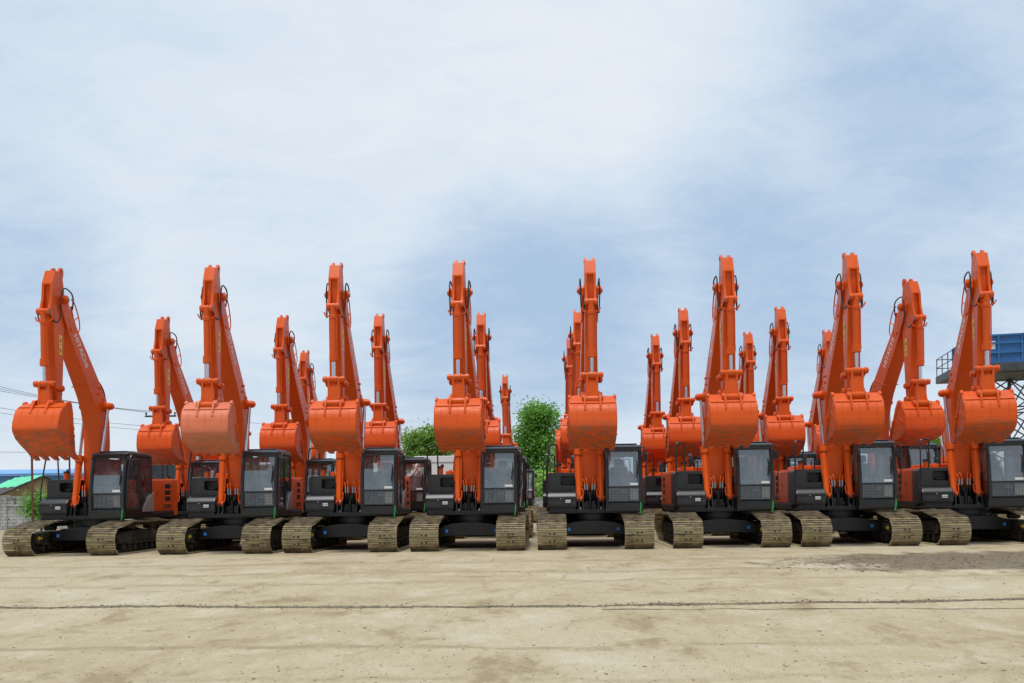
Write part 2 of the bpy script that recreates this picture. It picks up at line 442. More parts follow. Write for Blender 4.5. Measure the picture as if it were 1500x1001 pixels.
    for z, uu in zip(zs, us):
        vs += [P(X0 + .08, uu, z), P(X1 - .08, uu, z), P(X1 - .08, uu - .008, z), P(X0 + .08, uu - .008, z)]
    for i in range(len(zs) - 1):
        k = i * 4
        fs += [(k, k + 1, k + 5, k + 4), (k + 2, k + 3, k + 7, k + 6), (k + 1, k + 2, k + 6, k + 5), (k + 3, k, k + 4, k + 7)]
    g.raw(vs, fs); g.build('windscreen', M['glass'], cab)
    g = MB(); g.ub(X0 + .08, X1 - .08, 1.165, 1.158, 1.32, 1.715); g.build('lower_window', M['glass'], cab)
    g = MB(); g.ub(X0 + .035, X0 + .043, 1.10, .36, 1.79, 2.80); g.ub(X0 + .035, X0 + .043, .30, -.32, 1.79, 2.80); g.build('side_window', M['glass'], cab)
    g = MB(); g.ub(X0 + .1, X1 - .1, -.366, -.374, 1.78, 2.66); g.build('rear_window', M['glass'], cab)
    g = MB(); g.ub(X1 - .04, X1 - .032, .28, -.32, 1.60, 2.74); g.build('side_window', M['glass'], cab)
    # door
    dr = MB(); xd = X1
    def bar(p, q, w=.028): dr.tube([P(xd - .02, *p), P(xd - .02, *q)], w, 6, 0)
    bar((1.10, 1.32), (1.09, 1.80)); bar((1.09, 1.80), (.94, 2.72)); bar((.94, 2.74), (.38, 2.76)); bar((.38, 2.76), (.40, 1.32)); bar((.40, 1.32), (1.10, 1.32)); bar((1.08, 1.93), (.40, 1.93), .018); bar((.66, 1.95), (.64, 2.74), .012)
    dr.ub(xd - .035, xd - .005, 1.08, .42, 1.30, 1.36, 0, .01)
    door = dr.build('door', M['cabblack'], cab)
    g = MB(); g.prism([(1.07, 1.36), (1.06, 1.80), (.92, 2.71), (.41, 2.73), (.42, 1.36)], xd - .024, xd - .016); g.build('door_glass', M['glass'], cab)
    g = MB(); g.ub(xd + .0, xd + .025, .52, .44, 1.78, 1.84, 0, .008); g.build('door_handle', M['rubber'], cab)
    # guard over the lower window
    g = MB()
    n = 22
    for i in range(n + 1):
        x = X0 + .09 + (X1 - X0 - .18) * i / n; g.ub(x - .0035, x + .0035, 1.207, 1.20, 1.34, 1.74)
    for i in range(10):
        z = 1.34 + .40 * i / 9; g.ub(X0 + .08, X1 - .08, 1.213, 1.206, z - .0035, z + .0035)
    g.ub(X0 + .06, X1 - .06, 1.215, 1.195, 1.725, 1.75, 0, .004); g.ub(X0 + .06, X1 - .06, 1.215, 1.195, 1.32, 1.345, 0, .004)
    g.build('window_guard', M['cabblack'], cab)
    g = MB(); g.ub(1.01, 1.21, 1.182, 1.172, 1.37, 1.69, 0, .003); g.build('white_panel', M['white'], cab); g = MB(); g.ub(.80, .97, 1.10, 1.06, 1.57, 1.66, 0, .01); g.build('foot_panel', M['white'], cab)
    g = MB(); g.ub(1.0, 1.21, 1.185, 1.180, 1.79, 1.855); g.build('paper_notice', M['paper'], cab)
    # seat
    s = MB()
    s.ub(.58, 1.08, .42, -.08, 1.62, 1.76, 0, .05, 3); s.ub(.62, 1.04, .3, 0, 1.3, 1.62, 0, .03)
    s.prism([(.05, 1.72), (-.08, 2.05), (-.14, 2.36), (-.24, 2.36), (-.22, 2.0), (-.12, 1.68)], .59, 1.07, 0, .04)
    s.ub(.71, .95, -.10, -.22, 2.38, 2.60, 1, .045, 3)
    s.ub(.46, .58, .45, -.1, 1.3, 1.86, 0, .03); s.ub(1.08, 1.18, .45, -.1, 1.3, 1.86, 0, .03)
    s.tube([P(.52, .40, 1.85), P(.52, .46, 2.0), P(.54, .48, 2.08)], .025, 8); s.tube([P(1.13, .40, 1.85), P(1.13, .46, 2.0), P(1.11, .48, 2.08)], .025, 8)
    s.tube([P(.72, .80, 1.3), P(.72, .86, 1.7), P(.72, .80, 1.86)], .018, 8); s.tube([P(.94, .80, 1.3), P(.94, .86, 1.7), P(.94, .80, 1.86)], .018, 8)
    s.ub(.40, .54, .9, .5, 1.3, 2.0, 0, .03)
    s.build('seat', [M['seat'], M['headrest']], cab)
    # plastic film over the seat
    bm = bmesh.new(); bmesh.ops.create_icosphere(bm, subdivisions=5, radius=1)
    for v in bm.verts:
        n3 = mnoise.fractal(v.co * 2.2, 1.0, 2.0, 5); cr = abs(mnoise.noise(v.co * 6)) * .12
        w = 1 + .16 * n3 - cr
        z = v.co.z; w2 = .30 if z > 0 else .30 + .12 * (-z)
        v.co = Vector((.83 + v.co.x * w2 * w * 1.0, -(.02 - .12 * z) + v.co.y * (.26 - .08 * z) * w, 2.02 + z * .50 * w))
    f = MB(); f.addbm(bm); f.build('plastic_cover', M['film'], cab)
    bm = bmesh.new(); bmesh.ops.create_icosphere(bm, subdivisions=4, radius=1)
    for v in bm.verts:
        n3 = mnoise.fractal(v.co * 3 + Vector((5, 0, 0)), 1.0, 2.0, 5)
        w = 1 + .35 * n3
        v.co = Vector((.83 + v.co.x * .38 * w, -(.72) + v.co.y * .25 * w, 1.80 + v.co.z * .13 * w))
    f = MB(); f.addbm(bm); f.build('plastic_sheet', M['film'], cab)
    w = MB(); w.tube([P(1.20, 1.17, 1.78), P(1.235, 1.13, 2.25), P(1.20, 1.10, 2.5)], .011, 6, 0, True, 1); w.tube([P(1.18, 1.15, 2.0), P(1.22, 1.13, 2.4)], .016, 6)
    w.build('wiper', M['rubber'], cab)
    w = MB(); w.tube([P(1.36, .98, 2.86), P(1.46, 1.02, 2.88), P(1.46, 1.12, 2.74), P(1.43, 1.19, 2.2), P(1.42, 1.20, 1.5), P(1.36, 1.18, 1.38)], .016, 8, 0, True, 2)
    w.build('grab_rail', M['cabblack'], cab)
    w = MB(); w.ub(1.38, 1.48, .99, .95, 2.48, 2.72, 0, .02); w.tube([P(1.32, .97, 2.78), P(1.43, .97, 2.70)], .012, 6); w.build('mirror', M['cabblack'], cab)
    w = MB(); w.tube([P(1.33, 1.2, 1.40), P(1.345, 1.215, 1.28), P(1.33, 1.225, 1.08), P(1.31, 1.22, .98)], .018, 6, 0, True, 1); w.build('tie_strap', M['green'], root)
    for o_ in [cab] + list(cab.children) + [c_ for g_ in cab.children for c_ in g_.children]:
        if o_.type == 'MESH':
            for v in o_.data.vertices: v.co.x = .345 + (v.co.x - .36) * 1.075; v.co.y = -(1.2 - (1.2 + v.co.y) * 1.09)
            o_.data.update()
    # ---- engine hood, panels, counterweight
    hd = MB()
    hd.ub(-1.29, .32, -.23, -2.2, 2.12, 2.21, 0, .03); hd.ub(.30, 1.29, -.60, -2.2, 2.12, 2.21, 0, .03)
    hd.prism([(-.95, -.75), (.75, -.75), (.75, -2.0), (-.95, -2.0)], 2.2, 2.33, 0, .04, 'z')
    hd.ub(-.42, .32, -.12, -.6, 1.9, 2.12, 0, .02)
    hood = hd.build('engine_hood', M['orange'], root)
    w = MB(); w.ub(.45, 1.15, -.7, -1.35, 2.215, 2.30, 0, .03); w.build('muffler_cover', M['charcoal'], hood); w = MB(); w.cyl(P(-.5, -1.6, 2.3), P(-.5, -1.6, 2.62), .06, 12); w.tube([P(-.5, -1.6, 2.6), P(-.5, -1.62, 2.7), P(-.5, -1.72, 2.76)], .055, 12); w.build('exhaust_pipe', M['charcoal'], hood)
    cw = MB()
    pl = [(-1.31, -2.14), (1.31, -2.14)] + [(p[0], p[1]) for p in arc(.93, -2.42, .38, 0, -75, 6)] + [(p[0], p[1]) for p in arc(-.93, -2.42, .38, -105, -180, 6)]
    cw.prism(pl, 1.06, 2.22, 0, .035, 'z')
    cw.build('counterweight', M['orange'], root)
    big = text_mesh('ZX520LC', .16, .003, .004)
    for s in (-1, 1):
        p = MB(); x = s * 1.315; u0 = -.60 if s > 0 else -.21
        p.ub(s * 1.24, x, u0, -2.13, 1.20, 2.16, 0, .02)
        p.ub(s * 1.27, x + s * .006, -1.42, -2.09, 1.235, 2.10, 0, .012)
        pn = p.build('side_panel', M['orange'], root)
        v = MB()
        for k in range(3):
            z0 = 1.98 - k * .20
            v.ub(x - s * .01, x + s * .010, -1.56, -1.96, z0 - .065, z0 + .075, 0, .004)
            for q in range(4): v.ub(x, x + s * .016, -1.57, -1.95, z0 - .05 + q * .034, z0 - .044 + q * .034)
        v.build('vent', M['vent'], pn)
        rot = Matrix(((0, 0, s, 0), (s, 0, 0, 0), (0, 1, 0, 0), (0, 0, 0, 1)))
        text_obj('lettering', big, M['blackink'], Matrix.Translation(P(x + s * .009, -1.74, 1.34)) @ rot, pn)
        l = MB(); l.ub(x, x + s * .006, -1.0, -1.03, 1.66, 1.80); l.build('latch', M['vent'], pn)
        if s > 0:
            w = MB(); w.prism([(.14, 1.20), (.02, 1.38), (-.16, 1.56), (-.36, 1.70), (-.59, 1.79), (-.59, 1.20)], 1.30, 1.425, 0, .015)
            w.build('trim_panel', M['silver'], pn)
    # ---- right hand storage box, tank and steps
    sb = MB(); xl, xr = -1.31, -.45; SETB = Vector((0, .27, 0))
    sb.prism([(xl, 1.12), (-.50, 1.12), (-.50, 1.80), (-.90, 1.82), (-.92, 1.86), (-.92, 2.05), (-.90, 2.09), (-.50, 2.09), (-.50, 2.19), (-1.18, 2.19)] + arc(-1.19, 2.07, .12, 100, 170, 4), .78, .50, 0, .012, 'u')
    sb.ub(-.50, xr, .775, -.1, 1.12, 2.185, 0, .012)
    sb.prism([(xl, 1.12), (-.5, 1.12), (-.5, 2.19), (-1.18, 2.19)] + arc(-1.19, 2.07, .12, 100, 170, 4), .498, -.22, 0, .01, 'u')
    sb.ub(-.88, -.54, .60, .50, 1.84, 1.93, 1, .01); sb.ub(-.80, -.62, .70, .60, 1.84, 1.89, 1, .01)
    sb.prism([(.70, 1.16), (1.18, 1.16), (1.21, 1.30), (1.20, 1.48), (1.10, 1.60), (.95, 1.64), (.70, 1.66)], -1.32, -.47, 0, .04)
    sb.ub(-1.335, -.455, 1.225, .75, 1.445, 1.46, 1)
    sb.ub(-1.25, -.50, 1.16, .60, 1.03, 1.17, 1, .015)
    for k in range(5): sb.ub(-1.2, -.55, 1.06 - k * .06, 1.03 - k * .06, 1.60 + .012 * k, 1.652 + .004 * k, 1)
    sb.v = [Vector((v.x, max(v.y + .27, -9) if v.y < .2 else v.y, v.z)) for v in sb.v]
    box = sb.build('storage_box', [M['charcoal'], M['black']], root)
    w = MB(); w.ub(-.82, -.62, 1.228, 1.19, 1.29, 1.41, 1, .012); w.ub(-.80, -.64, 1.236, 1.22, 1.305, 1.395, 0, .008); w.ub(-.80, -.64, 1.239, 1.23, 1.345, 1.352, 1); w.v = [v + SETB for v in w.v]; w.build('headlight', [M['lens'], M['black']], box)
    w = MB(); w.cyl(P(-.93, 1.19, 1.43), P(-.93, 1.222, 1.43), .018, 8); w.v = [v + SETB for v in w.v]; w.build('lock', M['steel'], box)
    hr = MB()
    hr.tube([P(-1.30, 1.10, 1.15), P(-1.31, 1.13, 1.60), P(-1.30, 1.02, 2.2), P(-1.27, .86, 2.85), P(-1.25, .83, 3.0), P(-1.18, .80, 3.02), P(-1.06, .76, 3.02), P(-1.0, .74, 2.98), P(-1.0, .72, 2.85), P(-1.0, .68, 2.17)], .022, 8, 0, True, 2)
    hr.v = [v + SETB for v in hr.v]; hr.build('handrail', M['cabblack'], root); hr = MB()
    hr.tube([P(-.60, -.3, 2.2), P(-.60, -.32, 2.45), P(-.58, -.34, 2.5), P(-.50, -.4, 2.5), P(-.48, -.42, 2.45), P(-.48, -.44, 2.2)], .018, 8, 0, True, 2)
    hr.build('handrail', M['cabblack'], root)
    a = MB(); a.cyl(P(-.98, .30, 2.18), P(-.98, .30, 2.40), .075, 14, 0); a.cyl(P(-.98, .30, 2.40), P(-.98, .30, 2.45), .09, 14, 1); a.cyl(P(-.94, .32, 2.44), P(-.90, .34, 2.48), .05, 10, 1)
    a.v = [v + SETB for v in a.v]; a.build('air_cleaner', [M['orange'], M['rubber']], root); a = MB()
    a.stack(P(-.70, .20, 2.18), P(-.70, .20, 2.34), [(0, .08), (.4, .07), (.8, .045), (1, .03)], 12, 0)
    a.v = [v + SETB for v in a.v]; a.build('filler_cap', [M['orange'], M['rubber']], root)

    # ---- boom
    b = MB()
    out = [bf(*p) for p in [(-.20, -.05), (-.14, .14), (.10, .27), (.6, .50), (1.3, .84), (1.9, 1.05), (2.35, 1.13), (2.75, 1.11), (3.2, .99), (4.2, .66), (5.1, .34), (5.36, .24), (5.40, .10), (5.34, -.10), (5.05, -.10), (4.2, .07), (3.4, .29), (2.9, .42), (2.45, .47), (2.0, .43), (1.5, .27), (.9, .02), (.3, -.18), (-.05, -.20)]]
    def taper(v):
        t = max(0, min(1, (v.z - 4.2) / 2.8)); k = 1 - .22 * t
        return Vector((BX + (v.x - BX) * k, v.y, v.z))
    b.prism(out, BX - .25, BX + .25, 0, .016, 'x', taper)
    for s in (-1, 1):                           # fork ears at the arm pin
        x = BX + s * .20
        ear = [bf(*p) for p in [(4.95, .34), (5.45, .22), (5.72, .19), (5.86, .05), (5.84, -.10), (5.70, -.19), (5.4, -.17), (5.0, -.10)]]
        b.prism(ear, x - .028, x + .028, 0, .008)
        b.cyl(P(BX + s * .17, *PIN), P(BX + s * .31, *PIN), .12, 18); b.cyl(P(BX + s * .30, *PIN), P(BX + s * .345, *PIN), .075, 12)
        rib = [bf(*p) for p in [(4.9, .20), (5.3, .12), (5.3, .02), (4.9, .06)]]
        b.prism(rib, BX + s * .195, BX + s * .235, 0, .006)
        k = KNEE                               # boss for the lift cylinders
        b.stack(P(BX + s * .22, *k), P(BX + s * .52, *k), [(0, .15), (.25, .15), (.3, .10), (.88, .10), (.88, .065), (1, .065)], 16)
        b.box(P(BX + s * .24, k[0] - .02, k[1] + .20) - Vector((.02, .07, .04)), P(BX + s * .24, k[0] - .02, k[1] + .20) + Vector((.02, .07, .04)))
    # weld seam lines and foot tube
    b.cyl(P(BX - .27, *FOOT), P(BX + .27, *FOOT), .15, 18)
    for a_, p0, p1 in ((3.25, .26, .93), (1.15, .10, .74)):
        q0 = bf(a_, p0); q1 = bf(a_, p1)
        for s in (-1, 1): b.tube([P(BX + s * (.251 if a_ < 2 else .243), *q0), P(BX + s * (.251 if a_ < 2 else .243), *q1)], .008, 5)
        b.tube([P(BX - .24, bf(a_, p0 - .015)[0], bf(a_, p0 - .015)[1]), P(BX + .24, bf(a_, p0 - .015)[0], bf(a_, p0 - .015)[1])], .009, 5)
    # brackets along the back of the boom
    for a_, p_ in ((5.05, .38), (4.55, .54), (3.9, .74), (3.35, .93), (2.5, 1.12), (1.5, .92)):
        q = bf(a_, p_); b.box(P(BX, *q) - Vector((.16, .03, .03)), P(BX, *q) + Vector((.16, .03, .03)), 0, .006)
    for a_, p_ in ((3.05, .92), (2.9, .80)):
        q = bf(a_, p_)
        for s in (-1, 1): b.cyl(P(BX + s * .24, *q), P(BX + s * .28, *q), .035, 8)
    boom = b.build('boom', M['orange'], root)
    pp = MB()
    for dx in (-.12, .12):
        pp.tube([P(BX + dx, *bf(a_, p_)) for a_, p_ in ((5.55, .46), (5.1, .45), (4.55, .61), (3.9, .82), (3.35, 1.02), (2.6, 1.18), (2.2, 1.16), (1.5, .99), (.7, .64), (.3, .46))], .026, 8, 0, True, 1)
    pp.build('hydraulic_pipe', M['orange'], boom)
    for s in (-1, 1):                           # guard rail and hose loop by the arm pin
        rl = MB(); x = BX + s * .20
        rl.tube([P(x, *bf(a_, p_)) for a_, p_ in ((4.80, .42), (4.88, .55), (5.15, .62), (5.6, .56), (5.75, .42))], .018, 6, 0, True, 2)
        rl.tube([P(x, *bf(a_, p_)) for a_, p_ in ((5.15, .34), (5.2, .50), (5.2, .62))], .015, 6)
        rl.build('hose_guard', M['orange'], boom)
        hs = MB(); x = BX + s * .26
        hs.tube([P(BX + s * .15, *bf(5.45, .46)), P(x, *bf(5.85, .48)), P(x + s * .0, 1.98, 7.52), P(x + s * .0, 2.16, 7.40), P(x + s * .0, 2.20, 7.05), P(x - s * .01, 2.20, 6.70), P(x - s * .03, 2.32, 6.46), P(x - s * .06, 2.48, 6.48), P(x - s * .10, 2.62, 6.66)], .020, 8, 0, True, 2)
        hs.build('hose', M['rubber'], boom)
        h2 = MB(); h2.tube([P(BX + s * .12, *bf(3.3, 1.05)), P(BX + s * .15, *bf(3.0, 1.22)), P(BX + s * .15, *bf(2.7, 1.28)), P(BX + s * .12, *bf(2.4, 1.19))], .026, 8, 0, True, 2); h2.build('hose', M['rubber'], boom)
    # maker's name on both sides of the boom, reading downwards
    tm = text_mesh('HITACHI', .255, .003, .0025, 1.05)
    p0 = Vector(bf(4.28, .345)); al = math.atan2(PIN[0] - FOOT[0], PIN[1] - FOOT[1]) + R(13)
    dn = Vector((-math.sin(al), -math.cos(al)))                       # (u,z) running down the boom
    for s in (-1, 1):
        # left side (x+): letters run from the top down; other side: from the bottom up
        ex = P(0, dn.x, dn.y) * (1 if s > 0 else -1); ez = Vector((s, 0, 0)); ey = ez.cross(ex)
        m4 = Matrix((ex, ey, ez)).transposed().to_4x4(); m4.translation = P(BX + s * .2235, p0.x, p0.y)
        # follow the narrowing side of the boom
        me = tm.copy(); me.transform(m4)
        for v in me.vertices:
            t = max(0, min(1, (v.co.z - 4.2) / 2.8)); v.co.x = BX + s * (.25 * (1 - .22 * t) + .002 + (.003 if abs(v.co.x - BX) > .2235 else -.003))
        me.materials.clear(); me.materials.append(M['letter'])
        o = bpy.data.objects.new('lettering', me); COL.objects.link(o); o.parent = boom
    # ---- lift cylinders
    for s in (-1, 1):
        x = BX + s * .325
        A = P(x, *CYLB); B = P(x + s * .03, *KNEE); m = MB()
        m.stack(A, A.lerp(B, .505), [(0, .07), (.02, .085), (.1, .085), (.105, .082), (.85, .082), (.86, .115), (.985, .118), (.99, .07), (1, .07)], 18)
        m.cyl(P(x - .09, *CYLB), P(x + .09, *CYLB), .085, 14)
        m.tube([A.lerp(B, .12) + Vector((-s * .10, .0, 0)), A.lerp(B, .44) + Vector((-s * .10, 0, 0)), A.lerp(B, .47) + Vector((-s * .05, 0, 0))], .016, 6)
        m.tube([A.lerp(B, .20) + Vector((s * .085, -.02, 0)), A.lerp(B, .44) + Vector((s * .085, -.02, 0))], .014, 6)
        cy = m.build('boom_cylinder', M['orange'], root)
        r = MB(); r.cyl(A.lerp(B, .50), A.lerp(B, .97), .048, 14); r.build('rod', M['chrome'], cy)
        r = MB(); r.stack(B - Vector((.08 if s > 0 else .08, 0, 0)), B + Vector((.08, 0, 0)), [(0, .08), (.1, .115), (.9, .115), (1, .08)], 16); r.build('rod_eye', M['orange'], cy)
    # ---- arm (hangs straight down from its pin)
    ar = MB(); pu, pz = PIN
    prof = [(-.15, .28), (-.06, .74), (.27, .76), (.425, .39), (.43, .34), (.36, .30), (.36, -.42), (.42, -.46), (.385, -1.2), (.31, -2.75), (.31, -2.91), (.26, -3.03), (.16, -3.03), (.10, -2.91), (.05, -2.65), (-.14, -.55), (-.17, -.2), (-.18, 0.), (-.17, .12)]
    def atap(v):
        t = max(0, min(1, (pz - v.z) / 2.9)); return Vector((BX + (v.x - BX) * (1 + .20 * t), v.y, v.z))
    ar.prism([(pu + a_, pz + c_) for a_, c_ in prof], BX - .15, BX + .15, 0, .014, 'x', atap)
    for s in (-1, 1):
        ar.prism([(pu + a_, pz + c_) for a_, c_ in [(.30, .35), (.428, .36), (.445, .1), (.47, -.08), (.53, -.26), (.56, -.35), (.66, -.37), (.70, -.45), (.66, -.53), (.56, -.54), (.42, -.60), (.30, -.60)]], BX + s * .085, BX + s * .1515, 0, .006)
        ar.prism([(pu + a_, pz + c_) for a_, c_ in [(-.10, .55), (-.16, .76), (-.14, .88), (-.07, .92), (.02, .88), (.08, .76), (.06, .55)]], BX + s * .105 - .03, BX + s * .105 + .03, 0, .01)
        ar.cyl(P(BX + s * .07, pu - .05, pz + .82), P(BX + s * .15, pu - .05, pz + .82), .065, 12)
        ar.cyl(P(BX + s * .08, pu + .61, pz - .45), P(BX + s * .168, pu + .61, pz - .45), .085, 14)
        ar.cyl(P(BX + s * .07, pu + .12, pz + .71), P(BX + s * .07, pu + .12, pz + .78), .03, 8)
        # raised reinforcing round the pin
        ar.prism([(pu + a_, pz + c_) for a_, c_ in arc(0, 0, .17, 20, 200, 8) + [(-.17, -.3), (-.09, -.62), (.03, -.66), (.13, -.4), (.17, -.1)]], BX + s * .146, BX + s * .162, 0, .006)
        ar.cyl(P(BX + s * .15, pu + .20, pz - 2.50), P(BX + s * .245, pu + .20, pz - 2.50), .085, 14)
        ar.tube([P(BX + s * .166, pu + .05, pz - 2.25), P(BX + s * .166, pu + .34, pz - 2.25)], .007, 5)
    ar.cyl(P(BX - .22, *BUCKET), P(BX + .22, *BUCKET), .13, 18)
    for s in (-1, 1):
        ar.cyl(P(BX + s * .345, *PIN), P(BX + s * .352, *PIN), .05, 12, 1); ar.cyl(P(BX + s * .245, pu + .20, pz - 2.50), P(BX + s * .252, pu + .20, pz - 2.50), .05, 12, 1)
        ar.cyl(P(BX + s * .168, pu + .61, pz - .45), P(BX + s * .176, pu + .61, pz - .45), .05, 12, 1); ar.cyl(P(BX + s * .15, pu - .05, pz + .82), P(BX + s * .154, pu - .05, pz + .82), .035, 12, 1)
    arm = ar.build('arm', [M['orange'], M['grouser']], root)
    for s in (-1, 1):
        w = MB(); xx = BX + s * .1655
        w.ub(xx - .004, xx + s * .003, pu + .16, pu + .03, pz - 1.00, pz - 1.55); 
        wl = w.build('warning_sticker', M['yellow'], arm)
        w2 = xx + s * .003
        k = MB(); k.prism([(pu + .055, pz - 1.20), (pu + .135, pz - 1.20), (pu + .095, pz - 1.08)], w2, w2 + s * .002)
        k.ub(w2, w2 + s * .002, pu + .15, pu + .04, pz - 1.265, pz - 1.275); k.prism([(pu + .06, pz - 1.45), (pu + .13, pz - 1.36), (pu + .14, pz - 1.40), (pu + .09, pz - 1.50)], w2, w2 + s * .002)
        me = k.build('warning_mark', M['blackink'], arm)
    # ---- bucket cylinder on the front of the arm
    A = P(BX, pu + .61, pz - .45); B = P(BX, pu + .60, pz - 2.42)
    m = MB(); m.cyl(P(BX - .078, pu + .61, pz - .45), P(BX + .078, pu + .61, pz - .45), .09, 16)
    m.stack(A, A.lerp(B, .76), [(.0, .07), (.03, .09), (.1, .085), (.86, .085), (.865, .112), (.99, .115), (.99, .07), (1, .07)], 18)
    m.stack(A.lerp(B, .12), A.lerp(B, .17), [(0, .09), (.1, .10), (.9, .10), (1, .09)], 16)
    for s in (-1, 1):
        m.tube([A.lerp(B, .14) + Vector((s * .07, 0, 0)), A.lerp(B, .14) + Vector((s * .20, .02, .03)), A.lerp(B, .10) + Vector((s * .25, .04, .05))], .022, 8)
    m.tube([A.lerp(B, .16) + Vector((.10, -.03, 0)), A.lerp(B, .62) + Vector((.10, -.03, 0)), A.lerp(B, .70) + Vector((.11, -.03, 0)), A.lerp(B, .72) + Vector((.06, -.03, 0))], .016, 6)
    bc = m.build('bucket_cylinder', M['orange'], root)
    r = MB(); r.cyl(A.lerp(B, .73), A.lerp(B, .96), .05, 14); r.build('rod', M['chrome'], bc)
    # ---- linkage
    LP = (pu + .60, pz - 2.42); BP2 = (BUCKET[0] + .41, BUCKET[1] - .13)
    m = MB()
    m.stack(P(BX - .30, *LP), P(BX + .30, *LP), [(0, .05), (.03, .085), (.18, .085), (.2, .07), (.3, .07), (.32, .09), (.68, .09), (.7, .07), (.8, .07), (.82, .085), (.97, .085), (1, .05)], 16)
    for s in (-1, 1):
        a0 = Vector(LP); a1 = Vector((pu + .20, pz - 2.50)); dd = (a1 - a0).normalized(); nn = Vector((-dd.y, dd.x))
        m.prism([tuple(a0 - dd * .06 + nn * .07), tuple(a1 + nn * .085), tuple(a1 + dd * .09), tuple(a1 - nn * .085), tuple(a0 - dd * .06 - nn * .07)], BX + s * .215, BX + s * .265, 0, .01)
        m.cyl(P(BX + s * .20, *a1), P(BX + s * .285, *a1), .085, 14); m.cyl(P(BX + s * .28, *a1), P(BX + s * .31, *a1), .045, 10)
        b0 = Vector(BP2)
        m.prism([(LP[0] + .07, LP[1] + .02), (LP[0] - .09, LP[1]), (LP[0] - .07, (LP[1] + b0.y) / 2), (b0.x - .10, b0.y), (b0.x + .09, b0.y), (LP[0] + .05, (LP[1] + b0.y) / 2)], BX + s * .10, BX + s * .165, 0, .012)
    m.prism([(LP[0] + .035, LP[1] - .14), (LP[0] - .045, LP[1] - .14), (b0.x - .07, b0.y + .06), (b0.x + .045, b0.y + .06)], BX - .11, BX + .11, 0, .01)
    m.stack(P(BX - .17, *BP2), P(BX + .17, *BP2), [(0, .07), (.02, .105), (.98, .105), (1, .07)], 18)
    for s in (-1, 1):
        m.cyl(P(BX + s * .168, *BP2), P(BX + s * .178, *BP2), .112, 16, 1); m.cyl(P(BX + s * .300, *LP), P(BX + s * .306, *LP), .04, 10, 1); m.cyl(P(BX + s * .088, *LP), P(BX + s * .098, *LP), .094, 14, 1)  # wide dark rings imitate gap shadow at the joints; small discs are pin ends
    m.build('bucket_link', [M['orange'], M['grouser']], root)
    # ---- bucket: mesh about its own pin
    bk = MB(); HW = .605
    shell = [(.24, -.06), (.40, -.16), (.60, -.20)] ; 
    cc = []
    ctrl = [(.56, -.28), (.69, -.42), (.765, -.58), (.79, -.75), (.765, -.90), (.70, -1.00), (.50, -1.13), (.20, -1.22), (-.30, -1.33)]
    shell = shell[:2] + ctrl
    def thick(o, t):
        res = []
        for i in range(len(o)):
            a_ = Vector(o[max(i - 1, 0)]); b_ = Vector(o[min(i + 1, len(o) - 1)]); d_ = (b_ - a_).normalized(); n_ = Vector((d_.y, -d_.x))
            res.append(tuple(Vector(o[i]) + n_ * t))
        return res
    inner = thick(shell, .035)
    n = len(shell); vs = []
    for x in (-HW, HW):
        vs += [P(x, *q) for q in shell] + [P(x, *q) for q in inner]
    fs = []
    for i in range(n - 1):
        fs += [(i, i + 1, 2 * n + i + 1, 2 * n + i), (n + i + 1, n + i, 3 * n + i, 3 * n + i + 1), (i + 1, i, n + i, n + i + 1), (2 * n + i, 2 * n + i + 1, 3 * n + i + 1, 3 * n + i)]
    fs += [(0, 2 * n, 3 * n, n), (n - 1, 2 * n - 1, 4 * n - 1, 3 * n - 1)]
    bm = bmesh.new(); V = [bm.verts.new(v) for v in vs]
    for f_ in fs: bm.faces.new([V[i] for i in f_])
    bmesh.ops.recalc_face_normals(bm, faces=bm.faces); bk.addbm(bm)
    for s in (-1, 1):
        side = shell + [(-.10, -.72), (.08, -.30)]
        bk.prism(side, s * HW, s * (HW + .03), 0, .008)
        rim = [(.27, .00), (.35, -.08), (.17, -.34), (.04, -.64), (-.20, -1.20), (-.34, -1.32), (-.42, -1.27), (-.10, -.58), (.05, -.26), (.17, -.04)]
        bk.prism(rim, s * (HW - .035), s * (HW + .042), 0, .008)
        bk.tube([P(s * (HW + .030), .30, -.52), P(s * (HW + .030), .72, -.72)], .010, 5)
        bk.prism([(.50, -.27), (.64, -.46), (.70, -.68), (.62, -.64), (.42, -.38)], s * HW, s * (HW + .036), 0, .004)
    bk.prism([(-.26, -1.28), (-.28, -1.34), (-.48, -1.385), (-.48, -1.345)], -HW - .03, HW + .03, 0, .006)
    # hinge ears
    for s in (-1, 1):
        bk.prism([(-.14, .0), (-.09, .11), (.02, .14), (.18, .05), (.30, .01), (.42, -.02), (.53, -.09), (.60, -.22), (.74, -.48), (.70, -.44), (.52, -.26), (.30, -.12), (.10, -.09), (-.05, -.12)], BX + s * .205 - .03 - BX, BX + s * .205 + .03 - BX, 0, .008)
        bk.cyl(P(s * .18, 0, 0), P(s * .285, 0, 0), .115, 16); bk.cyl(P(s * .175, .41, -.13), P(s * .28, .41, -.13), .105, 16)
    bk.prism([(.23, -.035), (.30, -.065), (.585, -.275), (.54, -.29), (.25, -.10)], -.6, .6, 0, .008)
    for s in (-.44, 0, .44): bk.tube([P(s, .565, -.28), P(s, .695, -.42), P(s, .77, -.58), P(s, .795, -.75)], .006, 4)
    bucket = bk.build('bucket', M['bucket'], root); bucket.location = P(BX, *BUCKET)
    for i in range(5):
        x = -.555 + i * .2775
        t = MB(); bm = bmesh.new()
        pr = [(-.36, -1.25), (-.40, -1.40), (-.74, -1.435), (-.76, -1.41), (-.52, -1.29)]
        t.prism(pr, x - .07, x + .07, 0, .006, 'x', None); t.build('tooth', M['bucket'], bucket)
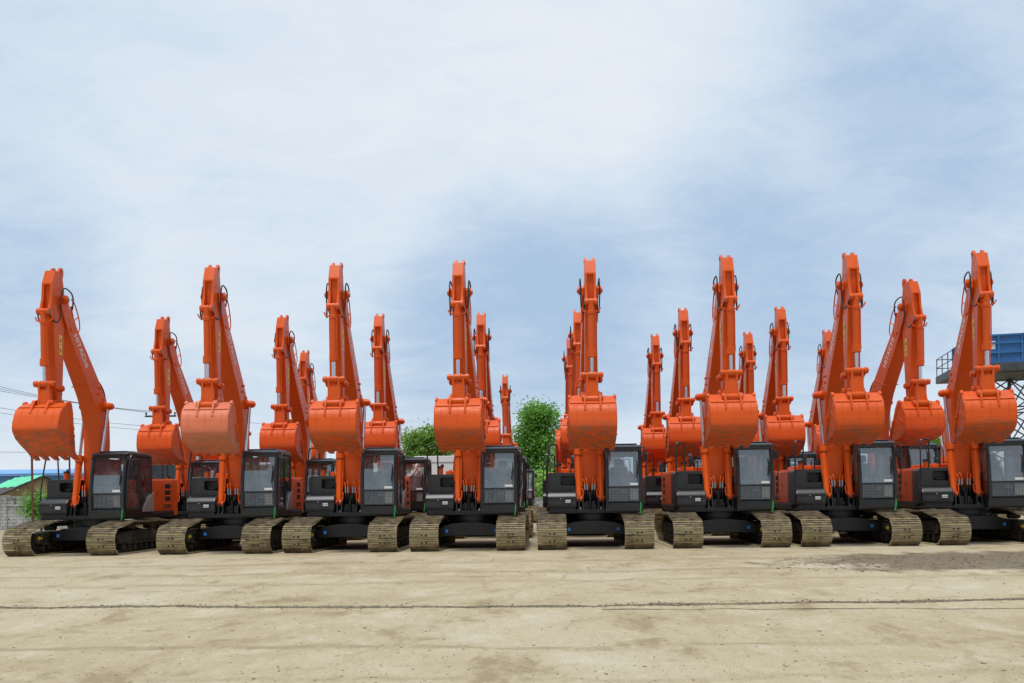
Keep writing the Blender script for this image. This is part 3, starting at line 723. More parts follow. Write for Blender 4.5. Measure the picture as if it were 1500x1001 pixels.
    for s in (-1, 1):
        t = MB(); xo = s * (HW + .045)
        t.prism([(.02, -.62), (-.14, -1.0), (-.19, -1.12), (-.28, -1.12), (-.27, -1.04), (-.21, -1.02), (-.18, -.92), (-.22, -.90), (-.20, -.84), (-.13, -.82), (-.10, -.74), (-.14, -.72), (-.12, -.66), (-.03, -.60)], xo - .02, xo + .02, 0, .005)
        for q in ((-.06, -.72), (-.12, -.87), (-.19, -1.04)): t.cyl(P(xo, *q), P(xo + s * .04, *q), .025, 8)
        t.build('side_cutter', M['bucket'], bucket)
    for o_ in [bucket] + list(bucket.children):
        for v in o_.data.vertices:
            t = max(0, min(1, (-.15 - v.co.z) / .4)); u_ = -v.co.y; v.co.y = -(u_ + (.12 + (u_ - .12) * .80 - u_) * t)
        o_.data.update()
    return root

proto = make_excavator()
used = [False]
def kids(o): return [c for c in ALL if c.parent == o]
TREE = [(p, [c for c in p.children]) for p in proto.children]
def place(loc, rz, swing, curl, sc=1.0, yaw_arm=0):
    if not used[0]:
        root = proto; used[0] = True; parts = [p for p, _ in TREE]
    else:
        root = proto.copy(); COL.objects.link(root); parts = []
        for p, ch in TREE:
            c = p.copy(); COL.objects.link(c); c.parent = root; parts.append(c)
            for g in ch:
                d = g.copy(); COL.objects.link(d); d.parent = c
    root.location = loc + Vector((0, 0, -.022)); root.rotation_euler = (0, 0, rz); root.scale = (sc, sc, sc)
    for p in parts:
        nm = p.name.split('.')[0]
        if nm in UPPER:
            p.rotation_euler = (0, 0, swing)
            if nm == 'bucket':
                q = P(BX, *BUCKET); q.rotate(Matrix.Rotation(swing, 3, 'Z')); p.location = q
                p.rotation_euler = (-curl, 0, swing)
    return root
TH = (805 - PX) / F; HEAD = math.atan(TH)
def at_front(xc, D, dh=0):
    """root from the photo column of the track fronts at distance D"""
    X = (xc - PX - ROLL * 60) / F * D; h = HEAD + dh
    return Vector((X + 2.23 * math.sin(h), D + 2.23 * math.cos(h), 0)), -h
def at_tip(tx, ty, D, swing=0., sc=1.0):
    w = wpt(tx, ty, D + .2); a = HEAD - swing          # heading of the upper part
    back = Vector((math.sin(a), math.cos(a))); left = Vector((math.cos(a), -math.sin(a)))
    p = Vector((w.x, w.y)) + back * 2.05 * sc - left * BX * sc
    return Vector((p.x, p.y, 0)), -HEAD

# front row, left to right: photo column, distance, swing, bucket curl, label
FRONT = [
    (84, 23.75, -.2, 15, 'leftmost orange excavator of the front row, bucket tipped open with all five teeth showing'),
    (311, 23.65, 3.2, 3, 'second orange excavator from the left in the front row, bucket faded to paler orange'),
    (496, 23.60, 2.0, 0, 'third excavator from the left in the front row, left of the pair of trees'),
    (684, 23.50, -1.6, 2, 'fourth excavator from the left in the front row, just left of the tall narrow tree'),
    (873, 23.45, 0.0, 4, 'fifth excavator from the left in the front row, right of the tall narrow tree'),
    (1074, 23.35, 0.0, 1, 'third excavator from the right in the front row, orange flank and vents showing'),
    (1264, 23.25, -3.6, -3, 'second excavator from the right in the front row, beside the larger raised one'),
    (1468, 23.15, -9.5, -2, 'rightmost orange excavator of the front row, its bucket in front of the water tower'),
]
GF = 'orange excavators parked in the front row'
for xc, D, sw, cu, lab in FRONT:
    loc, rz = at_front(xc, D)
    e = tag(place(loc, rz, R(sw), R(cu)), lab, 'excavator', GF)
    if 'faded' in lab:
        for c_ in e.children:
            if c_.name.startswith('bucket') and c_.name.split('.')[0] == 'bucket':
                c_.material_slots[0].link = 'OBJECT'; c_.material_slots[0].material = M['bucket_faded']
SECOND = [
    (240, 465, 30.3, -2, 0, 1.0, 'excavator in the second row, first from the left, under the utility pole'),
    (415, 462, 30.3, -1, 0, 1.0, 'excavator in the second row, between the second and third front excavators from the left'),
    (556, 460, 30.3, 1, 2, 1.0, 'excavator in the second row, its arm above the pair of trees'),
    (705, 458, 30.3, 0, 0, 1.0, 'excavator in the second row, mostly hidden behind the fourth front excavator from the left'),
    (846, 455, 30.1, -2, 0, 1.0, 'excavator in the second row, mostly hidden behind the fifth front excavator from the left'),
    (1000, 452, 30.0, -1, 0, 1.0, 'excavator in the second row, bucket touching the third front bucket from the right'),
    (1142, 450, 30.0, -3, 0, 1.0, 'excavator in the second row, between the two front excavators right of the middle'),
    (1332, 408, 28.9, 7, -4, 1.08, 'larger excavator with arm raised higher, standing between the two rightmost front excavators'),
]
GS = 'orange excavators parked in the second row'
for tx, ty, D, sw, cu, sc, lab in SECOND:
    loc, rz = at_tip(tx, ty, D, R(sw), sc); tag(place(loc, rz, R(sw), R(cu), sc), lab, 'excavator', GS)
THIRD = [
    (322, 500, 35.4, 0, 0, 1.0, 'excavator in the third row, glimpsed behind the second front excavator from the left'),
    (447, 513, 37.7, 0, 0, 1.0, 'excavator in the third row, arm tip just right of the second arm of row two'),
    (835, 492, 35.4, -1, 0, 1.0, 'excavator in the third row, hindmost of the three arms stacked in the middle'),
    (959, 487, 34.9, 0, 0, 1.0, 'excavator in the third row, standing alone against open sky right of the fifth front excavator'),
    (1095, 483, 34.7, -2, 0, 1.0, 'excavator in the third row, arm just right of the third front arm from the right'),
    (1211, 480, 34.5, -4, 0, 1.0, 'third row excavator mostly hidden by the boom of the second front one from the right'),
    (1418, 481, 34.6, -4, 0, 1.0, 'excavator in the third row, hidden behind the boom of the rightmost front excavator'),
    (740, 549, 46.2, 0, 0, 1.0, 'smallest looking excavator, alone far back left of the tall narrow tree'),
]
GT = 'orange excavators parked far back'
for tx, ty, D, sw, cu, sc, lab in THIRD:
    loc, rz = at_tip(tx, ty, D, R(sw), sc); tag(place(loc, rz, R(sw), R(cu), sc), lab, 'excavator', GT)

# ------------------------------------------------------------------ ground
def ground_mat():
    m, nt, b = newmat('dry_earth_yard')
    p = geopos(nt)
    f1 = noise(nt, .22, 6, .6, p, (.8, .8, 1)); f2 = noise(nt, 1.3, 9, .68, p, (.8, .55, 1), .4); f3 = noise(nt, 7., 10, .78, p, (1.1, .5, 1), .2); f4 = noise(nt, 60, 4, .7, p, (1, .35, 1))
    c = ramp(nt, f1, [(.30, (.335, .265, .155)), (.48, (.415, .347, .222)), (.66, (.455, .395, .28))])
    c = mix(nt, mrange(nt, f2, .50, .68, 0, .55), c, (.53, .475, .37))
    c = mix(nt, mrange(nt, f2, .48, .33, 0, .75), c, (.245, .18, .095))
    c = mix(nt, mrange(nt, f3, .54, .68, 0, .60), c, (.26, .21, .135))
    c = mix(nt, mrange(nt, f3, .46, .34, 0, .45), c, (.56, .51, .41))
    c = mix(nt, mrange(nt, f4, .58, .68, 0, .6), c, (.13, .105, .07))
    sp = N(nt, 'ShaderNodeSeparateXYZ'); nt.links.new(p, sp.inputs[0])
    def lane(nx_, ny_, c0, w, amt, col, lo, hi):
        q = math_(nt, 'ADD', math_(nt, 'MULTIPLY', sp.outputs[0], nx_), math_(nt, 'MULTIPLY', sp.outputs[1], ny_))
        q = math_(nt, 'ADD', q, math_(nt, 'MULTIPLY', math_(nt, 'SUBTRACT', f1, .5), 2.2))
        q = math_(nt, 'ABSOLUTE', math_(nt, 'SUBTRACT', math_(nt, 'ADD', q, math_(nt, 'MULTIPLY', math_(nt, 'SUBTRACT', f3, .5), w * 1.6)), c0))
        return mix(nt, math_(nt, 'MULTIPLY', mrange(nt, q, w, w * .25), mrange(nt, f2, lo, hi, 0, amt)), c, col)
    # wheel tracks along the row, and a few driven away from the camera
    for c0, w, amt in ((8.9, .16, .6), (15.4, .35, .5), (17.2, .30, .5), (19.8, .4, .5), (7.4, .12, .35)):
        c = lane(.02, 1, c0, w, amt, (.235, .175, .095), .40, .56)
    for nx_, ny_, c0, w, amt, col in ((1, -.10, -4.6, .09, .45, (.27, .205, .115)), (1, -.35, -4.6, .08, .45, (.27, .205, .115)), (1, -.42, .75, .07, .4, (.28, .215, .125)), (1, -.7, 6.5, .22, .4, (.28, .21, .125)), (1, -1.5, -21., .35, .45, (.27, .21, .12))):
        c = lane(nx_, ny_, c0, w, amt, col, .42, .60)
    # wet, churned patch on the right
    sx = sp
    ex = math_(nt, 'DIVIDE', math_(nt, 'SUBTRACT', sx.outputs[0], 10.9), 5.6); ey = math_(nt, 'DIVIDE', math_(nt, 'SUBTRACT', sx.outputs[1], 18.3), 2.9)
    rr = math_(nt, 'ADD', math_(nt, 'MULTIPLY', ex, ex), math_(nt, 'MULTIPLY', ey, ey))
    rr = math_(nt, 'ADD', rr, math_(nt, 'MULTIPLY', math_(nt, 'SUBTRACT', f2, .5), 2.6))
    wet = mrange(nt, rr, 1.0, .45)
    c = mix(nt, math_(nt, 'MULTIPLY', wet, .85), c, (.15, .115, .07))
    churn = math_(nt, 'MULTIPLY', mrange(nt, rr, 1.3, .5), mrange(nt, f3, .50, .60))
    c = mix(nt, math_(nt, 'MULTIPLY', churn, .7), c, (.06, .05, .035))
    # darker ground from the front row backwards, uneven edge
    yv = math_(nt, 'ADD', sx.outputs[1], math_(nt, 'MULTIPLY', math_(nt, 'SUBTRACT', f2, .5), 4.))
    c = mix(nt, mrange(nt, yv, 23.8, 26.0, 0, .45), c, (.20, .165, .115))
    nt.links.new(c, b.inputs['Base Color'])
    nt.links.new(math_(nt, 'SUBTRACT', .88, math_(nt, 'MULTIPLY', wet, .25)), b.inputs['Roughness'])
    b.inputs['Specular IOR Level'].default_value = .25
    hh = math_(nt, 'ADD', math_(nt, 'MULTIPLY', f3, .6), math_(nt, 'MULTIPLY', f4, .25)); hh = math_(nt, 'ADD', hh, f2)
    bump(nt, b, hh, .45, .05)
    return m
M['ground'] = ground_mat()
def frange(a, b, s):
    out = []
    while a < b - 1e-6: out.append(a); a += s
    return out
ys = [-60, -20, -5, 0, 2, 4] + frange(5, 11.7, .12) + frange(11.7, 13.0, .03) + frange(13.0, 22, .14) + frange(22, 30, .5) + frange(30, 80, 5) + [80, 110, 160, 240, 400, 700, 1500]
xs = [-1500, -700, -400, -200, -100, -60, -40, -28, -22] + frange(-18, 18, .22) + [18, 22, 28, 40, 60, 100, 200, 400, 700, 1500]
def step_y(x):
    """line of the slab edge that crosses the yard"""
    return 11.95 + .02 * math.sin(x * .9) - .094 * min(0, x) + .008 * max(0, x)
def gz(x, y):
    if y < 4 or y > 40 or abs(x) > 25: return 0.
    fade = min(1, max(0, (22.6 - y) / 2.5)) * min(1, (y - 4) / 2)
    h = mnoise.fractal(Vector((x * .5, y * .9, 0)), 1, 2, 5) * .018
    h += (mnoise.noise(Vector((x * 2.2, y * 4.5, 3))) * .010)
    for c0, w, a, sl in ((15.6, .22, -.02, .01), (16.8, .22, -.018, -.008), (9.6, .25, -.018, .004), (8.1, .2, -.016, -.02)):
        h += a * math.exp(-((y - c0 - sl * x) / w) ** 2)
    d = y - step_y(x)
    h += -.034 * (.5 - .5 * math.tanh(d / .03))            # nearer slab lies lower
    h += .020 * math.exp(-((d - .12) / .07) ** 2) * (.5 + mnoise.noise(Vector((x * 1.7, 0, 8))))
    return h * fade
verts = [(x, y, gz(x, y)) for y in ys for x in xs]
nx = len(xs); faces = [(j * nx + i, j * nx + i + 1, (j + 1) * nx + i + 1, (j + 1) * nx + i) for j in range(len(ys) - 1) for i in range(nx - 1)]
me = bpy.data.meshes.new('ground'); me.from_pydata(verts, [], faces); me.materials.append(M['ground']); me.shade_smooth()
go = bpy.data.objects.new('ground', me); COL.objects.link(go); tag(go, kind='structure')
# dark soil packed against the slab edge, and a finer crack in front of it
M['soil'] = plain('dark_soil', (.15, .125, .083), .95, 0, .5, 14)
def ribbon(name, fy, x0, x1, w0, lift, seed):
    mb = MB(); vs = []; n_ = int((x1 - x0) / .045); rnd = random.Random(seed); K = 5
    for i in range(n_ + 1):
        x = x0 + (x1 - x0) * i / n_; y = fy(x); amp = .30 + .75 * (mnoise.noise(Vector((x * 1.1, seed, 0))) + .5) + .35 * mnoise.noise(Vector((x * 7, seed, 1)))
        amp = max(.12, amp)
        for j in range(K):
            t = j / (K - 1) * 2 - 1; yy = y + w0 * amp * t + rnd.gauss(0, w0 * .12)
            vs.append((x, yy, gz(x, yy) + .004 + lift * amp * (1 - t * t) + rnd.gauss(0, lift * .1)))
    mb.raw(vs, [(i * K + j, (i + 1) * K + j, (i + 1) * K + j + 1, i * K + j + 1) for i in range(n_) for j in range(K - 1)])
    o = mb.build(name, M['soil'], None, True, 180); tag(o, kind='structure')
ribbon('slab_edge_soil', lambda x: step_y(x) - .01, -13, 13, .030, .009, 1)
ribbon('ground_crack', lambda x: 11.62 - .075 * (x - 1.4) + .01 * math.sin(3 * x), 1.2, 11, .022, .006, 2)
# soil and grit caught along the groove, loose stones and clods
M['clod'] = plain('soil_clod', (.10, .08, .052), .9, 0, .5, 9)
M['stone'] = plain('small_stone', (.24, .205, .15), .9, 0, .5, 3)
def scatter(name, fn, n, mat, lab, seed):
    rnd = random.Random(seed); mb = MB()
    for _ in range(n):
        x, y, s = fn(rnd)
        bm = bmesh.new(); bmesh.ops.create_icosphere(bm, subdivisions=1, radius=s)
        a, b_, c_ = rnd.uniform(.7, 1.7), rnd.uniform(.6, 1.1), rnd.uniform(.2, .55)
        rz = Matrix.Rotation(rnd.uniform(0, 6.28), 3, 'Z'); z0 = gz(x, y)
        for v in bm.verts:
            w = 1 + rnd.uniform(-.22, .22); q = rz @ Vector((v.co.x * a * w, v.co.y * b_ * w, v.co.z * c_ * w)); v.co = q + Vector((x, y, z0 + s * .12))
        mb.addbm(bm)
    o = mb.build(name, mat, None, False); tag(o, lab, None, None, 'stuff'); return o
def along_step(r):
    x = r.uniform(-8.5, 8.5)
    while mnoise.noise(Vector((x * .8, 2.2, 0))) + r.uniform(-.5, .5) < 0: x = r.uniform(-8.5, 8.5)
    return x, step_y(x) + r.gauss(.0, .035), abs(r.gauss(.004, .005)) + .003
tag(scatter('soil_debris', along_step, 900, M['clod'], 'dark soil and grit caught along the slab edge', 1), cat='soil')
def loose(r):
    y = 6.5 + 16.5 * r.random() ** 1.3; x = r.uniform(-.66, .66) * y
    return x, y, .003 + abs(r.gauss(0, .0045)) + (.012 if r.random() < .02 else 0)
tag(scatter('gravel', loose, 7500, M['stone'], 'small loose stones scattered over the dry yard', 2), cat='gravel')
def churned(r):
    x = r.uniform(5.2, 13.5); y = 18.2 + r.gauss(0, .9) + .10 * (x - 9)
    return x, y, .004 + abs(r.gauss(0, .011))
tag(scatter('mud_clods', churned, 700, M['clod'], 'dark mud clods in the wet patch on the right', 3), cat='mud')

# ------------------------------------------------------------------ background
def leafmat(name, c1, c2):
    m, nt, b = newmat(name)
    f = noise(nt, 1.6, 4, .6, geopos(nt))
    nt.links.new(ramp(nt, f, [(.3, c1), (.7, c2)]), b.inputs['Base Color']); b.inputs['Roughness'].default_value = .55
    b.inputs['Subsurface Weight'].default_value = 0
    tl = N(nt, 'ShaderNodeBsdfTranslucent'); nt.links.new(ramp(nt, f, [(.3, c1), (.7, c2)]), tl.inputs[0])
    ms = N(nt, 'ShaderNodeMixShader'); ms.inputs[0].default_value = .5
    nt.links.new(b.outputs[0], ms.inputs[1]); nt.links.new(tl.outputs[0], ms.inputs[2]); nt.links.new(ms.outputs[0], nt.nodes['Material Output'].inputs[0])
    return m
LEAF = [leafmat('leaf_dark', (.08, .20, .025), (.11, .27, .035)), leafmat('leaf_mid', (.16, .38, .05), (.21, .45, .07)), leafmat('leaf_light', (.27, .53, .09), (.33, .60, .12))]
LEAF2 = [leafmat('leaf_olive_dark', (.11, .20, .04), (.15, .26, .05)), leafmat('leaf_olive', (.23, .38, .07), (.29, .46, .09)), leafmat('leaf_olive_light', (.26, .44, .10), (.34, .54, .13))]
M['bark'] = plain('tree_bark', (.12, .09, .065), .9, 0, .4, 5)
def leaf_cloud(mb, rnd, blobs, n, size):
    tot = sum(b[1][0] * b[1][1] * b[1][2] for b in blobs) ** 1.0
    for c, r in blobs:
        k = max(6, int(n * (r[0] * r[1] * r[2]) / tot / 26))
        for _ in range(k):
            while True:
                d = Vector((rnd.gauss(0, 1), rnd.gauss(0, 1), rnd.gauss(0, 1)))
                if d.length > .1: break
            d.normalize(); rad = rnd.random() ** .45 * rnd.uniform(.85, 1.18)
            cc = Vector(c) + Vector((d.x * r[0], d.y * r[1], d.z * r[2])) * rad
            mat = rnd.choices((0, 1, 2), (.30, .45, .25))[0]; sp = rnd.uniform(.8, 1.5) * size * 2.6
            for _ in range(26):
                p = cc + Vector((rnd.gauss(0, sp), rnd.gauss(0, sp), rnd.gauss(0, sp * .6)))
                a = Vector((rnd.gauss(0, 1), rnd.gauss(0, 1), rnd.gauss(0, .5) - .3)).normalized(); b = a.orthogonal().normalized(); b.rotate(Matrix.Rotation(rnd.uniform(0, 6.28), 3, a))
                L = size * rnd.uniform(.7, 1.4); W = L * .42; e = a * L
                mb.raw([p - b * W * .4, p + e * .5 - b * W, p + e, p + e * .5 + b * W], [(0, 1, 2, 3)], mat)
def tree(name, base, blobs, n, size, lab, cat='tree', mats=LEAF, seed=1, group=None, r0=.16):
    """blobs: (dx, dy, z, rx, ry, rz) about the base"""
    rnd = random.Random(seed); root = empty(name, base)
    bl = [(Vector((b[0], b[1], b[2])), (b[3], b[4], b[5])) for b in blobs]
    t = MB(); top = max(bl, key=lambda q: q[0].z)[0]; lowest = min(bl, key=lambda q: q[0].z)[0]
    mid = Vector((0, 0, max(.5, (lowest.z) * .75)))
    t.tube([Vector((0, 0, -.1)), mid * .5 + Vector((.05, 0, 0)), mid, mid.lerp(top, .55) + Vector((.1, 0, 0)), top], [r0, r0 * .85, r0 * .72, r0 * .42, r0 * .12], 9)
    for c, r in bl:
        st = mid.lerp(top, max(0, min(.8, (c.z - mid.z) / max(.1, top.z - mid.z) * .6)))
        t.tube([st, st.lerp(c, .5) + Vector((0, 0, -.1)), c], [r0 * .42, r0 * .26, r0 * .08], 6)
        for _ in range(5):
            e = c + Vector((rnd.uniform(-1, 1) * r[0], rnd.uniform(-1, 1) * r[1], rnd.uniform(-.6, .9) * r[2])) * .85
            t.tube([st.lerp(c, .6), e], [r0 * .18, r0 * .05], 5)
    t.build('trunk', M['bark'], root)
    mb = MB(); leaf_cloud(mb, rnd, bl, n, size); mb.build('crown', mats, root, False)
    tag(root, lab, cat, group); return root
def gp(px, Y): w = wpt(px, 760, Y); return Vector((w.x, Y, 0))
def S(Y): return F / Y                       # photo pixels per metre
Y = 66.; s = S(Y)
def B(px, py, rx, rz, Y, x0, ry=None, dy=0):
    w = wpt(px, py, Y); k = Y / F; return (w.x - x0, dy, w.z, rx * k, (ry or rx) * k, rz * k)
x0 = gp(784, Y).x
tree('tall_tree', gp(784, Y), [B(783, 606, 14, 13, Y, x0), B(797, 608, 12, 14, Y, x0), B(803, 630, 9, 17, Y, x0), B(780, 625, 12, 20, Y, x0), B(765, 640, 9, 14, Y, x0), B(790, 648, 16, 18, Y, x0), B(764, 660, 13, 15, Y, x0), B(786, 676, 15, 16, Y, x0), B(803, 692, 13, 12, Y, x0), B(768, 692, 15, 13, Y, x0)],
     19000, .16, 'tall narrow leafy green tree in the gap at the middle of the yard', seed=4, r0=.22)
Y = 78.; x0 = gp(612, Y).x
G2 = 'pair of loose crowned trees behind the white trailer'
tree('small_tree', gp(612, Y), [B(611, 640, 15, 12, Y, x0), B(602, 655, 12, 12, Y, x0), B(618, 660, 17, 14, Y, x0), B(594, 640, 5, 7, Y, x0), B(606, 676, 18, 14, Y, x0)], 6500, .18, 'loose crowned olive green tree, left one of the pair by the third front excavator', mats=LEAF2, seed=8, group=G2)
x0 = gp(640, Y).x
tree('small_tree', gp(640, Y), [B(637, 636, 13, 13, Y, x0), B(628, 648, 10, 12, Y, x0), B(646, 652, 15, 14, Y, x0), B(636, 668, 17, 12, Y, x0), B(656, 662, 11, 10, Y, x0)], 7000, .18, 'loose crowned green tree, right one of the pair, beside the fourth front bucket', mats=LEAF2, seed=9, group=G2)
for k, (px, py, rx, rz, Y, lab) in enumerate([
    (800, 715, 16, 26, 60, 'dark bushy shrub under the tall narrow tree'),
    (828, 668, 12, 26, 74, 'dark green tree mostly hidden behind the fifth front excavator'),
    (1010, 668, 14, 20, 80, 'green tree glimpsed between the cabs right of the middle'),
    (1090, 690, 40, 24, 85, 'broad green tree low behind the third front excavator from the right'),
    (1240, 540, 7, 14, 62, 'tall dark tree tip beside the boom of the second front excavator from the right'),
    (1372, 655, 22, 14, 70, 'rounded green tree low on the right behind the larger excavator'),
    (430, 700, 22, 18, 90, 'low green tree behind the second row, left half of the yard')]):
    if k == 4: continue
    x0 = gp(px, Y).x
    tree('shrub' if k == 0 else 'background_tree', gp(px, Y), [B(px, py, rx, rz, Y, x0), B(px - rx * .6, py + rz * .5, rx * .6, rz * .6, Y, x0), B(px + rx * .6, py + rz * .4, rx * .6, rz * .6, Y, x0)], 3200, .17, lab, 'shrub' if k == 0 else 'tree', LEAF, 20 + k)
# broad leaved plant in the middle gap
M['banana'] = leafmat('broad_leaf', (.20, .42, .05), (.32, .55, .09))
Y = 53.; root = empty('broad_leaf_plant', gp(797, Y)); rnd = random.Random(3)
st = MB(); st.tube([(0, 0, 0), (.03, 0, 1.2), (0, 0, 2.2)], [.09, .08, .05], 8); st.build('stem', M['bark'], root)
lf = MB()
for i in range(15):
    a = i * 2.4; z = 1.35 + .11 * i; L = rnd.uniform(.8, 1.25); d = Vector((math.cos(a), math.sin(a), 0)); sd = Vector((-d.y, d.x, 0)); prev = None
    K = 8
    for j in range(K + 1):
        t = j / K; c = Vector((0, 0, z)) + d * L * t + Vector((0, 0, .55 * t - .75 * t * t)); w = .22 * math.sin(math.pi * min(1, .08 + t * .92)) ** .7
        cur = (c - sd * w + Vector((0, 0, .05)), c, c + sd * w + Vector((0, 0, .05)))
        if prev: lf.raw([*prev, *cur], [(0, 1, 4, 3), (1, 2, 5, 4)])
        prev = cur
lf.build('leaves', M['banana'], root); tag(root, 'bright green broad leaved plant in front of the tall tree', 'plant')

def concrete(name, lo, hi, bscale=3.):
    m, nt, b = newmat(name); p = geopos(nt)
    f = noise(nt, 1.2, 8, .7, p); f2 = noise(nt, 6, 6, .7, p)
    c = ramp(nt, f, [(.32, lo), (.62, hi)]); c = mix(nt, mrange(nt, f2, .55, .75, 0, .7), c, tuple(x * .25 for x in lo))
    br = N(nt, 'ShaderNodeTexBrick'); br.inputs['Scale'].default_value = bscale; br.inputs['Mortar Size'].default_value = .03
    br.inputs['Color1'].default_value = (1, 1, 1, 1); br.inputs['Color2'].default_value = (.86, .86, .86, 1); br.inputs['Mortar'].default_value = (.45, .45, .45, 1)
    mp = N(nt, 'ShaderNodeMapping'); mp.inputs['Rotation'].default_value = (R(90), 0, 0); nt.links.new(p, mp.inputs[0]); nt.links.new(mp.outputs[0], br.inputs[0])
    c = mix(nt, .8, c, br.outputs[0], 'MULTIPLY')
    nt.links.new(c, b.inputs['Base Color']); b.inputs['Roughness'].default_value = .9; return m
M['block'] = concrete('weathered_block', (.20, .20, .20), (.56, .57, .58), 1.4)
# block wall on the left
Y = 47.; k = Y / F
def WX(px, Y): return (px - PX) * Y / F
def WZ(px, py, Y): return wpt(px, py, Y).z
w = MB()
xa, xb = WX(-90, Y), WX(112, Y)
zt = WZ(40, 727, Y); zm = WZ(40, 739, Y)
w.box((xa, Y, -.1), (xb, Y + .22, zm - .09)); w.box((xa, Y - .05, zm - .088), (xb, Y + .25, zm), 1)
x = xa + .05
while x < xb:
    w.box((x, Y + .02, zm + .001), (x + .42, Y + .18, zt - .08), 0); x += .60
w.box((xa, Y - .03, zt - .078), (xb, Y + .23, zt), 1)
for x in (xa, WX(2, Y), xb - .3): w.box((x, Y - .08, -.1), (x + .32, Y + .28, zt + .05), 0, .01)
wl = w.build('block_wall', [M['block'], M['block']], None, False); tag(wl, 'weathered grey concrete block wall behind the leftmost excavator', 'wall')
# second wall at the back, seen through the gaps
Y = 58.
w = MB(); w.box((WX(330, Y), Y, -.1), (WX(1700, Y), Y + .22, 1.25)); w.box((WX(330, Y), Y - .04, 1.251), (WX(1700, Y), Y + .26, 1.33))
tag(w.build('boundary_wall', M['block'], None, False), 'long low grey boundary wall at the back of the yard', 'wall')
# hut with green tarpaulin
M['thatch'] = concrete('woven_palm_wall', (.22, .16, .085), (.46, .36, .20), 5.)
M['tarp'] = plain('green_tarpaulin', (.10, .62, .33), .55, 0, .18, .8)
M['darkwood'] = plain('dark_wood', (.055, .04, .035), .8, 0, .4, 3)
Y = 57.
hut = empty('hut', (WX(64, Y), Y, 0), R(40)); k = Y / F
xl, xr = -2.45, 1.20; zr = WZ(64, 697, Y); zl_, zr_ = WZ(25, 724, Y - 1.5), WZ(83, 713, Y + .8); D_ = 10.0
def slope(mb, pa, pb, t, y0, y1, mat=0, n=1, wob=0.):
    (x0_, z0_), (x1_, z1_) = pa, pb; K = n; vs = []
    for i in range(K + 1):
        for j in range(K + 1):
            q, r_ = i / K, j / K; w_ = wob * (mnoise.noise(Vector((q * 5, r_ * 9, 1))) )
            vs.append((x0_ + (x1_ - x0_) * q, y0 + (y1 - y0) * r_, z0_ + (z1_ - z0_) * q + w_))
    m_ = len(vs); vs += [(a_, b_, c_ + t) for a_, b_, c_ in vs]
    fs = []
    for i in range(K):
        for j in range(K):
            a0 = i * (K + 1) + j; f_ = (a0, a0 + 1, a0 + K + 2, a0 + K + 1); fs += [f_[::-1], tuple(m_ + q for q in f_)]
    for i in range(K):
        for e in ((i * (K + 1), (i + 1) * (K + 1)), (i * (K + 1) + K, (i + 1) * (K + 1) + K), (i, i + 1), (K * (K + 1) + i, K * (K + 1) + i + 1)): fs.append((e[0], e[1], e[1] + m_, e[0] + m_))
    mb.raw(vs, fs, mat)
w = MB(); w.prism([(xl, 0), (xr, 0), (xr, zr_ - .06), (0, zr - .10), (xl, zl_ - .06)], 0, -D_, 0, 0, 'u'); w.build('wall', M['thatch'], hut, False)
r = MB(); slope(r, (0, zr - .08), (xr + .30, zr_ - .24), .10, -.25, D_ + .2); slope(r, (0.02, zr - .08), (xl - .35, zl_ - .22), .10, -.25, D_ + .2); r.build('roof', M['darkwood'], hut, False)
r = MB(); slope(r, (.05, zr + .06), (xl * .66, zr + (zl_ - zr) * .66 + .06), .03, -.1, D_, 0, 14, .08); r.build('tarpaulin', M['tarp'], hut)
w = MB(); w.box((-.55, -.04, 1.0), (-.47, -.005, 2.2)); w.build('post', M['darkwood'], hut, False)
tag(hut, 'thatch walled hut with a bright green tarpaulin over its roof on the far left', 'hut')
# long blue roof
M['bluesheet'] = plain('blue_roof_sheet', (.12, .33, .62), .45, 0, .18, .4)
M['navy'] = plain('navy_fascia', (.03, .09, .24), .5, 0, .2, 1)
Y = 105.; wh = empty('warehouse', (WX(30, Y), Y, 0)); ox = WX(30, Y); x1 = WX(-260, Y) - ox; x2 = WX(168, Y) - ox
zt = WZ(40, 688, Y + 14); zg = WZ(40, 694, Y)
r = MB(); r.raw([(x1, -.6, zg), (x2, -.6, zg), (x2, 14, zt), (x1, 14, zt), (x1, -.6, zg - .25), (x2, -.6, zg - .25), (x2, 14, zt - .25), (x1, 14, zt - .25)], [(0, 1, 2, 3), (7, 6, 5, 4), (0, 4, 5, 1), (1, 5, 6, 2), (2, 6, 7, 3), (3, 7, 4, 0)]); r.build('roof', M['bluesheet'], wh, False)
r = MB(); r.box((x1, -.65, zg - .42), (x2, -.50, zg - .26)); r.build('gutter', M['navy'], wh, False)
r = MB(); r.box((x1 + .5, .2, -.1), (x2 - .5, 13, zg - .3)); r.build('wall', M['bluesheet'], wh, False)
tag(wh, 'long low warehouse with a blue sheet roof on the far left skyline', 'warehouse')
# bush by the block wall
Y = 44.; x0 = gp(60, Y).x
tree('bush', gp(60, Y), [B(58, 742, 11, 9, Y, x0), B(65, 750, 10, 8, Y, x0), B(52, 734, 6, 6, Y, x0), B(62, 731, 6, 4, Y, x0), B(69, 738, 5, 7, Y, x0)], 3600, .11, 'leafy green bush growing against the block wall', 'bush', LEAF, 31, r0=.06)
